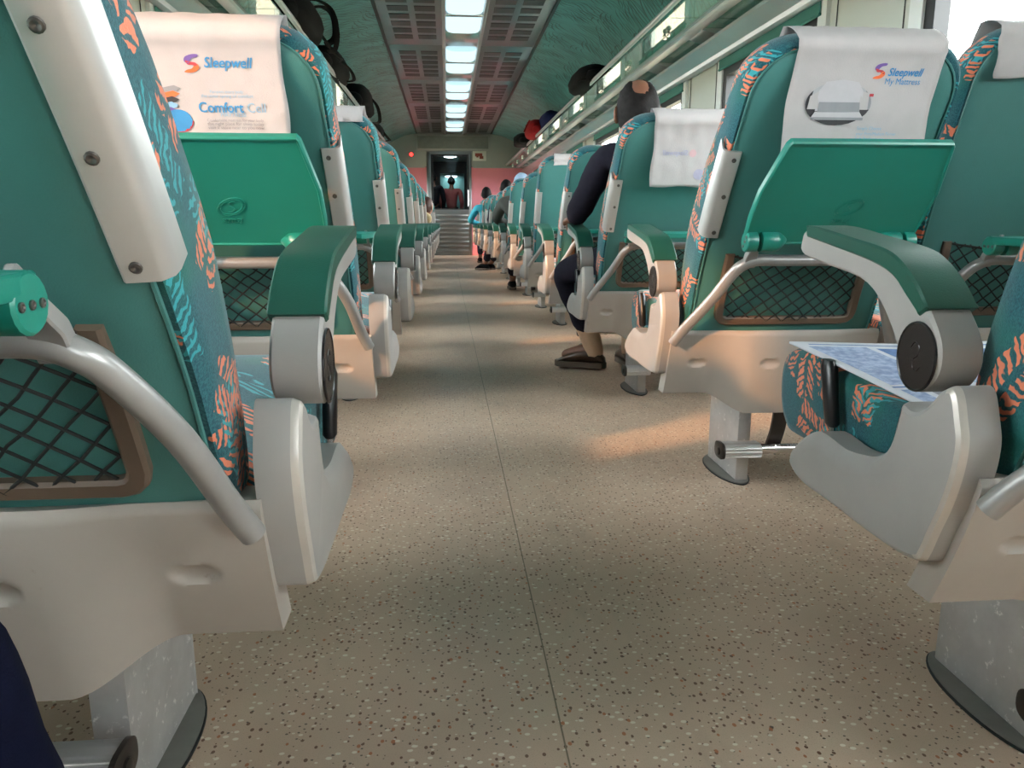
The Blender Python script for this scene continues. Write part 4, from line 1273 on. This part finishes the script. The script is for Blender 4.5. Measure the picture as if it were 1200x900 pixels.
def head_mesh(parent, c, sz, yaw, pitch, skin, hair, bald=False, hairlen=.0):
    """head with brow, nose, lips, ears; hair cap as its own mesh. c: centre, faces +y before turning"""
    R = Matrix.Translation(c) @ Matrix.Rotation(yaw, 4, 'Z') @ Matrix.Rotation(pitch, 4, 'X') @ Matrix.Scale(sz, 4)
    bm = bmesh.new()
    bmesh.ops.create_uvsphere(bm, u_segments=32, v_segments=24, radius=1)
    for v in bm.verts:
        d = v.co.copy(); x, y, z = d
        X_, Y_, Z_ = x*.070, y*.092, z*.108
        if z < 0: X_ *= 1-.30*(-z)**1.5; Y_ *= 1-.22*(-z) if y < 0 else 1-.10*(-z)
        if y > .3:                                  # face
            g = lambda cx, cz, w, h: math.exp(-((x-cx)/w)**2-((z-cz)/h)**2)
            Y_ += .022*g(0, -.10, .13, .17)+.010*g(0, -.22, .17, .09)      # nose
            Y_ += .006*g(0, .22, .5, .1)                                    # brow
            Y_ -= .010*(g(.36, .04, .15, .09)+g(-.36, .04, .15, .09))       # eye sockets
            Y_ += .006*(g(0, -.46, .25, .06)+g(0, -.56, .22, .06))          # lips
            Y_ += .008*g(0, -.82, .3, .16)                                  # chin
        v.co = Vector((X_, Y_, Z_))
    bm.transform(R); out = [finish(bm, 'head', skin, 80)]
    hm = bmesh.new()
    bmesh.ops.create_uvsphere(hm, u_segments=36, v_segments=24, radius=1)
    dele = []
    for v in hm.verts:
        x, y, z = v.co
        X_, Y_, Z_ = x*.076, y*.098, z*.113
        if z < 0: X_ *= 1-.25*(-z)**1.5; Y_ *= 1-.18*(-z)
        n = .004*noise.noise(Vector((x*7, y*7, z*7)))
        k = 1+n/.08
        cut = (y > .15 and z < .50+(.25 if bald else 0)*(1-abs(x))) or z < -.52-hairlen or (abs(x) > .75 and y > -.15 and z < .12)
        if bald and y < .4:
            dd = math.hypot(x/.50, (z-.74)/.34)+.12*noise.noise(Vector((x*5, y*5, z*5)))
            k -= .13*max(0, min(1, (.92-dd)*3))
        if cut: k = .88
        v.co = Vector((X_*k, Y_*k, Z_*k))
    hm.transform(R); out.append(finish(hm, 'hair', hair, 80))
    return out, R
def ear(R, side, skin):
    bm = bmesh.new(); bmesh.ops.create_uvsphere(bm, u_segments=14, v_segments=10, radius=1)
    for v in bm.verts:
        x, y, z = v.co; v.co = Vector((side*(.073+.010*x+.008*max(0, -y)), -.008+.016*y, -.008+.030*z))
    bm.transform(R); return bm
def hand_mesh(wrist, direction, up, skin, sc_=1.0, side=1):
    """palm, four unequal bent fingers and a thumb, one skinned surface"""
    d = Vector(direction).normalized(); u = Vector(up).normalized(); s = d.cross(u).normalized()*side; u = s.cross(d)*side
    W = Vector(wrist); P = []; E = []; Rr = []
    def add(p, r, par=None):
        P.append(W+(d*p[0]+s*p[1]+u*p[2])*sc_); Rr.append(r*sc_); 
        if par is not None: E.append((par, len(P)-1))
        return len(P)-1
    w = add((0, 0, 0), .022); pm = add((.045, 0, 0), .027, w)
    for i, (off, ln) in enumerate(((-.028, .062), (-.009, .072), (.010, .067), (.027, .052))):
        k = add((.078, off, .0), .011, pm); a = add((.078+ln*.45, off*1.05, -.010), .0092, k); b = add((.078+ln*.75, off*1.05, -.028), .0085, a); add((.078+ln*.85, off*1.0, -.047), .0072, b)
    t = add((.022, -.030, -.004), .013, w); t2 = add((.050, -.046, -.012), .0105, t); add((.074, -.044, -.024), .009, t2)
    return P, E, Rr
def make_person(label, hips, chest, neck, headc, shoulders, elbows, wrists, knees, ankles, toes, top, bottom, skin='skin', hair='hair', shoes='leather', sc_=1.0, yaw=0, pitch=0, bald=False, hw_=.13, sock=None, hair_len=0, group=None, detail=True, head=True):
    hips, chest, neck, headc = map(Vector, (hips, chest, neck, headc))
    r = empty('person', (hips.x, hips.y, 0), label, 'person', group)
    off = Vector((hips.x, hips.y, 0))
    v = lambda p: Vector(p)-off
    hipL, hipR = [hips+Vector((q*hw_*.62, .02, -.01)) for q in (-1, 1)]
    # body (skin): one continuous surface, head to feet
    P = [v(hips), v(hips.lerp(chest, .5)), v(chest), v(neck), v(neck.lerp(headc, .75))]
    E = [(0, 1), (1, 2), (2, 3), (3, 4)]; Rr = [(.10, .09), (.10, .085), (.105, .085), .045, .045]
    Rr = [tuple(x*sc_ for x in q) if isinstance(q, tuple) else q*sc_ for q in Rr]
    for i in (0, 1):
        b = len(P); P += [v(shoulders[i]), v(elbows[i]), v(wrists[i])]; E += [(2, b), (b, b+1), (b+1, b+2)]; Rr += [.045*sc_, .037*sc_, .025*sc_]
        b = len(P); P += [v((hipL, hipR)[i]), v(knees[i]), v(Vector(knees[i]).lerp(Vector(ankles[i]), .35)), v(ankles[i]), v(toes[i])]
        E += [(0, b), (b, b+1), (b+1, b+2), (b+2, b+3), (b+3, b+4)]; Rr += [.07*sc_, .05*sc_, .047*sc_, .034*sc_, .028*sc_]
    body = skin_mesh('body', P, E, Rr, skin)
    # add hands and the head into the same body mesh
    bm = bmesh.new(); bm.from_mesh(body); bpy.data.meshes.remove(body)
    def addmesh(me):
        bm.from_mesh(me); bpy.data.meshes.remove(me)
    for i in (0, 1):
        w, e = Vector(wrists[i]), Vector(elbows[i])
        P2, E2, R2 = hand_mesh(v(w), (w-e), Vector((0, 0, 1)) if abs((w-e).normalized().z) < .9 else Vector((0, 1, 0)), skin, sc_, 1 if i == 0 else -1)
        addmesh(skin_mesh('hand', P2, E2, R2, skin, 1))
    hair_me = None
    if head:
        hs, Rm = head_mesh(r, v(headc), sc_*1.05, yaw, pitch, skin, hair, bald, hair_len)
        addmesh(hs[0]); hair_me = hs[1]
        for sd in (-1, 1):
            eb = ear(Rm, sd, skin); me = finish(eb, 'ear', skin, 80); addmesh(me)
    me = bpy.data.meshes.new('body'); bm.to_mesh(me); bm.free(); me.materials.clear(); me.materials.append(M[skin])
    for p in me.polygons: p.use_smooth = True; p.material_index = 0
    link('body', me, r)
    if hair_me: link('hair', hair_me, r)
    # jacket
    P = [v(hips+Vector((0, 0, .03))), v(hips.lerp(chest, .5)), v(chest), v(chest.lerp(neck, .8))]
    E = [(0, 1), (1, 2), (2, 3)]; Rr = [(.125, .11), (.125, .105), (.13, .105), (.06, .06)]
    Rr = [(a*sc_, b*sc_) for a, b in Rr]
    for i in (0, 1):
        sh, el, wr = Vector(shoulders[i]), Vector(elbows[i]), Vector(wrists[i])
        b = len(P); P += [v(sh), v(sh.lerp(el, .5)), v(el), v(el.lerp(wr, .5)), v(el.lerp(wr, .9))]; E += [(2, b), (b, b+1), (b+1, b+2), (b+2, b+3), (b+3, b+4)]
        Rr += [.062*sc_, .056*sc_, .052*sc_, .043*sc_, .037*sc_]
    jm = skin_mesh('jacket', P, E, Rr, top)
    for vv in jm.vertices:                      # soft creases
        n_ = noise.noise(vv.co*14)*.006+noise.noise(vv.co*34)*.003
        vv.co += vv.normal*n_
    link('jacket', jm, r)
    # trousers
    P = [v(hips)]; E = []; Rr = [(.115*sc_, .105*sc_)]
    for i in (0, 1):
        kn, an = Vector(knees[i]), Vector(ankles[i]); hp = (hipL, hipR)[i]
        b = len(P); P += [v(hp), v(hp.lerp(kn, .5)), v(kn), v(kn.lerp(an, .4)), v(kn.lerp(an, .80 if sock else .93))]
        E += [(0, b), (b, b+1), (b+1, b+2), (b+2, b+3), (b+3, b+4)]; Rr += [.088*sc_, .078*sc_, .066*sc_, .060*sc_, .055*sc_]
    tm = skin_mesh('trousers', P, E, Rr, bottom)
    for vv in tm.vertices: vv.co += vv.normal*(noise.noise(vv.co*16)*.005)
    link('trousers', tm, r)
    for i in (0, 1):
        an, to = Vector(ankles[i]), Vector(toes[i])
        if sock:
            sm = skin_mesh('sock', [v(an+(Vector(knees[i])-an)*.42), v(an+(Vector(knees[i])-an)*.12), v(an+Vector((0, 0, -.02))), v(an+Vector((0, 0, -.05)))], [(0, 1), (1, 2), (2, 3)], [.056*sc_, .052*sc_, .048*sc_, .046*sc_], sock, 1); link('sock', sm, r)
        d = Vector((to.x-an.x, to.y-an.y, 0)); L = d.length; d.normalize(); s = Vector((-d.y, d.x, 0))
        bm = bmesh.new(); rings = []; base = Vector((an.x, an.y, 0)); zf = min(an.z, to.z)-.045*sc_
        for (t, w, h, z0) in ((-.055, .012, .03, .022), (-.048, .030, .055, .022), (-.02, .036, .085, .022), (.03, .037, .102, .022), (.08, .041, .088, .022), (.13, .044, .066, .022), (.17, .036, .040, .022), (.195, .012, .025, .024)):
            c = base+d*t*sc_; ring = []
            for k in range(14):
                a = 2*PI*k/14
                ring.append(v(c+s*w*sc_*math.cos(a)+Vector((0, 0, zf+sc_*(z0+(h-z0)*(.5+.5*math.sin(a)))))))
            rings.append(ring)
        loft(bm, rings); shoe = link('shoe', finish(bm, 'shoe', shoes, 60), r)
        bm = bmesh.new(); rings = []
        o2 = [(-.058, .014), (-.045, .034), (-.01, .038), (.06, .039), (.13, .047), (.18, .036), (.20, .012)]
        pts = [base+d*t*sc_+s*w*sc_ for t, w in o2]+[base+d*t*sc_-s*w*sc_ for t, w in o2[::-1]]
        loft(bm, [[v(p+Vector((0, 0, zf+z*sc_))) for p in pts] for z in (0, .026)])
        link('sole', finish(bm, 'sole', 'sole', 40), shoe)
    return r

# man in the dark suit in the third right-hand seat
make_person('balding man in a dark suit seen from behind, arm resting on the green armrest',
    hips=(.735, 2.86, .50), chest=(.70, 2.66, .80), neck=(.685, 2.62, .93), headc=(.635, 2.62, .985),
    shoulders=[(.555, 2.70, .86), (.86, 2.68, .85)], elbows=[(.475, 2.83, .665), (.93, 2.82, .62)], wrists=[(.50, 3.02, .648), (.82, 3.02, .58)],
    knees=[(.475, 3.16, .435), (.80, 3.22, .50)], ankles=[(.635, 3.27, .10), (.80, 3.30, .10)], toes=[(.50, 3.34, .05), (.80, 3.45, .05)],
    top='suit', bottom='suit', skin='skin_dark', hair='hair', shoes='leather', sc_=.90, yaw=-.1, bald=True, sock='sock', group=None)
# passenger beside the camera, of whom the photo shows the knee
make_person('passenger in navy trousers whose knee shows in the bottom left corner',
    hips=(-.385, .06, .47), chest=(-.385, -.20, .80), neck=(-.385, -.28, .98), headc=(-.385, -.27, 1.10),
    shoulders=[(-.55, -.18, .90), (-.24, -.18, .90)], elbows=[(-.60, -.08, .68), (-.22, -.14, .66)], wrists=[(-.48, .12, .60), (-.27, .10, .56)],
    knees=[(-.52, .46, .39), (-.355, .475, .375)], ankles=[(-.50, .60, .10), (-.345, .56, .10)], toes=[(-.50, .72, .05), (-.345, .68, .05)],
    top='suit', bottom='navy', skin='skin_dark', hair='blackhair', shoes='leather', sc_=.95)
SEATS['L', -1] = make_seat('L', -1, 'teal train seat under the passenger in navy trousers', 'train seats along the aisle', False, 0, False, detail=0)
# far passengers
def sit(label, side, k, top, bottom, hair, lean=0, out=0, skin='skin_dark', head_dz=0, capmat=None, hairlen=0, arm=0, fwd=0):
    S = 1 if side == 'R' else -1
    x = (X_RIGHT if S > 0 else X_LEFT)+S*(UC-out); y = Y0+PITCH*k+fwd
    e = -S
    near = (x+e*.17, y+.02, .86); 
    sh = [(x-.16, y-.05+fwd*.2, .85), (x+.16, y-.05+fwd*.2, .85)]
    el = [(x-.20, y+.10, .64), (x+.20, y+.10, .64)]
    i = 0 if S > 0 else 1
    if arm: el[i] = (el[i][0]+e*arm, y+.10, .66)
    wr = [(x-.10, y+.32, .60), (x+.10, y+.32, .60)]
    return make_person(label, (x, y+.12, .49), (x, y-.06, .80), (x, y-.09, .94), (x+e*lean, y-.06, 1.04+head_dz), sh, el, wr,
        [(x-.09, y+.50, .47), (x+.09, y+.50, .47)], [(x-.09, y+.60, .10), (x+.09, y+.60, .10)], [(x-.09, y+.75, .05), (x+.09, y+.75, .05)], top, bottom, skin, hair, 'bagblack', .92, hair_len=hairlen)
make_person('passenger in a dark olive jacket and pale blue scarf leaning into the aisle',
    hips=(.72, 6.78, .49), chest=(.62, 6.82, .74), neck=(.62, 6.86, .86), headc=(.66, 6.88, .945),
    shoulders=[(.50, 6.84, .82), (.78, 6.80, .82)], elbows=[(.44, 6.95, .66), (.86, 6.95, .62)], wrists=[(.58, 7.14, .61), (.76, 7.14, .58)],
    knees=[(.62, 7.22, .47), (.80, 7.22, .47)], ankles=[(.62, 7.32, .10), (.80, 7.32, .10)], toes=[(.62, 7.47, .05), (.80, 7.47, .05)],
    top='darkjacket', bottom='suit', skin='skin_dark', hair='bluecap', shoes='bagblack', sc_=.95)
make_person('brown-haired passenger in a beige top slumped over the left armrest',
    hips=(-.40, 7.86, .47), chest=(-.33, 7.80, .66), neck=(-.26, 7.84, .735), headc=(-.195, 7.88, .785),
    shoulders=[(-.46, 7.82, .72), (-.27, 7.76, .73)], elbows=[(-.52, 7.95, .58), (-.17, 7.74, .67)], wrists=[(-.40, 8.1, .56), (-.22, 8.06, .62)],
    knees=[(-.48, 8.28, .47), (-.34, 8.28, .47)], ankles=[(-.48, 8.36, .10), (-.34, 8.36, .10)], toes=[(-.48, 8.5, .05), (-.34, 8.5, .05)],
    top='beigetop', bottom='suit', skin='skin', hair='brownhair', shoes='leather', sc_=.85, yaw=-.5)
sit('passenger in a bright teal jacket leaning out beside the end door', 'R', 11, 'tealjacket', 'suit', 'blackhair', .02, .12, arm=.06)
make_person('dark-haired passenger whose black shoes stick out into the aisle',
    hips=(.737, 9.83, .49), chest=(.737, 9.65, .80), neck=(.737, 9.62, .94), headc=(.737, 9.65, 1.04),
    shoulders=[(.58, 9.66, .85), (.90, 9.66, .85)], elbows=[(.55, 9.8, .64), (.94, 9.8, .64)], wrists=[(.64, 10.0, .60), (.84, 10.0, .60)],
    knees=[(.60, 10.22, .46), (.74, 10.22, .47)], ankles=[(.52, 10.42, .10), (.60, 10.46, .10)], toes=[(.43, 10.50, .05), (.50, 10.54, .05)],
    top='suit', bottom='suit', skin='skin_dark', hair='blackhair', shoes='bagblack', sc_=.92)
def stand(label, x, y, top, bottom, hair, H=1.62):
    q = H/1.7
    return make_person(label, (x, y, .92*q), (x, y+.0, 1.28*q), (x, y+.02, 1.45*q), (x, y+.03, 1.57*q), [(x-.17, y, 1.38*q), (x+.17, y, 1.38*q)], [(x-.22, y-.02, 1.10*q), (x+.22, y-.02, 1.10*q)], [(x-.20, y+.10, .88*q), (x+.20, y+.10, .88*q)],
        [(x-.10, y+.03, .50*q), (x+.10, y+.03, .50*q)], [(x-.10, y, .09), (x+.10, y, .09)], [(x-.11, y+.13, .05), (x+.11, y+.13, .05)], top, bottom, 'skin_dark', hair, 'leather', q)
stand('person in a pink-red top standing behind the glass end door', .12, YE+1.25, 'pinkshirt', 'suit', 'blackhair', 1.60)
stand('dark-clothed person standing at the left behind the glass end door', -.26, YE+1.0, 'suit', 'suit', 'blackhair', 1.66)

# ------------------------------------------------------------------ light
w = bpy.data.worlds.new('sky'); sc.world = w; w.use_nodes = True
bg = w.node_tree.nodes['Background']; bg.inputs[0].default_value = (.95, .96, 1, 1); bg.inputs[1].default_value = 19.0
sun = bpy.data.lights.new('sun', 'SUN'); sun.energy = 4.0; sun.angle = math.radians(1.6); sun.color = (1, .44, .17)
so = bpy.data.objects.new('sun', sun); C.objects.link(so)
sd = Vector((.72, .62, -.345)).normalized()
so.rotation_euler = sd.to_track_quat('-Z', 'Y').to_euler()
for side in (-1, 1):
    X = (XR+.12) if side > 0 else (XL-.12)
    for wv in winset['R' if side > 0 else 'L']:
        l = bpy.data.lights.new('window_portal', 'AREA'); l.shape = 'RECTANGLE'; l.size = WL; l.size_y = ZW1-ZW0; l.cycles.is_portal = True
        lo_ = bpy.data.objects.new('window_portal', l); C.objects.link(lo_)
        lo_.location = (X, wv+WL/2, (ZW0+ZW1)/2)
        d = Vector((-side, 0, 0)); q = Matrix(((0, 0, side), (1, 0, 0), (0, 1, 0))).transposed()
        lo_.rotation_euler = d.to_track_quat('-Z', 'Z').to_euler()

# ------------------------------------------------------------------ camera
f_px = 900.0
VP = (523., 261.); H_CAM = .63
dv = Vector(((VP[0]-600)/f_px, -(VP[1]-450)/f_px, 1)).normalized()
yaw = math.asin(-dv.x); pit = math.acos(dv.z/math.cos(yaw))
R_ = Vector((math.cos(yaw), -math.sin(yaw), 0)); F_ = Vector((math.sin(yaw)*math.cos(pit), math.cos(yaw)*math.cos(pit), -math.sin(pit))); U_ = R_.cross(F_)
cam = bpy.data.cameras.new('camera'); cam.sensor_width = 36; cam.lens = 36*f_px/1200; cam.clip_start = .02
co = bpy.data.objects.new('camera', cam); C.objects.link(co)
m4 = Matrix((R_, U_, -F_)).transposed().to_4x4(); m4.translation = Vector((0, 0, H_CAM)); co.matrix_world = m4
sc.camera = co
sc.view_settings.view_transform = 'Standard'; sc.view_settings.look = 'None'; sc.view_settings.gamma = 1; sc.view_settings.use_curve_mapping = False
sc.view_settings.exposure = 0.55
sc.cycles.use_denoising = True
sc.cycles.max_bounces = 10; sc.cycles.diffuse_bounces = 6; sc.cycles.glossy_bounces = 4; sc.cycles.transparent_max_bounces = 16
sc.cycles.sample_clamp_indirect = 8; sc.cycles.caustics_reflective = False; sc.cycles.caustics_refractive = False
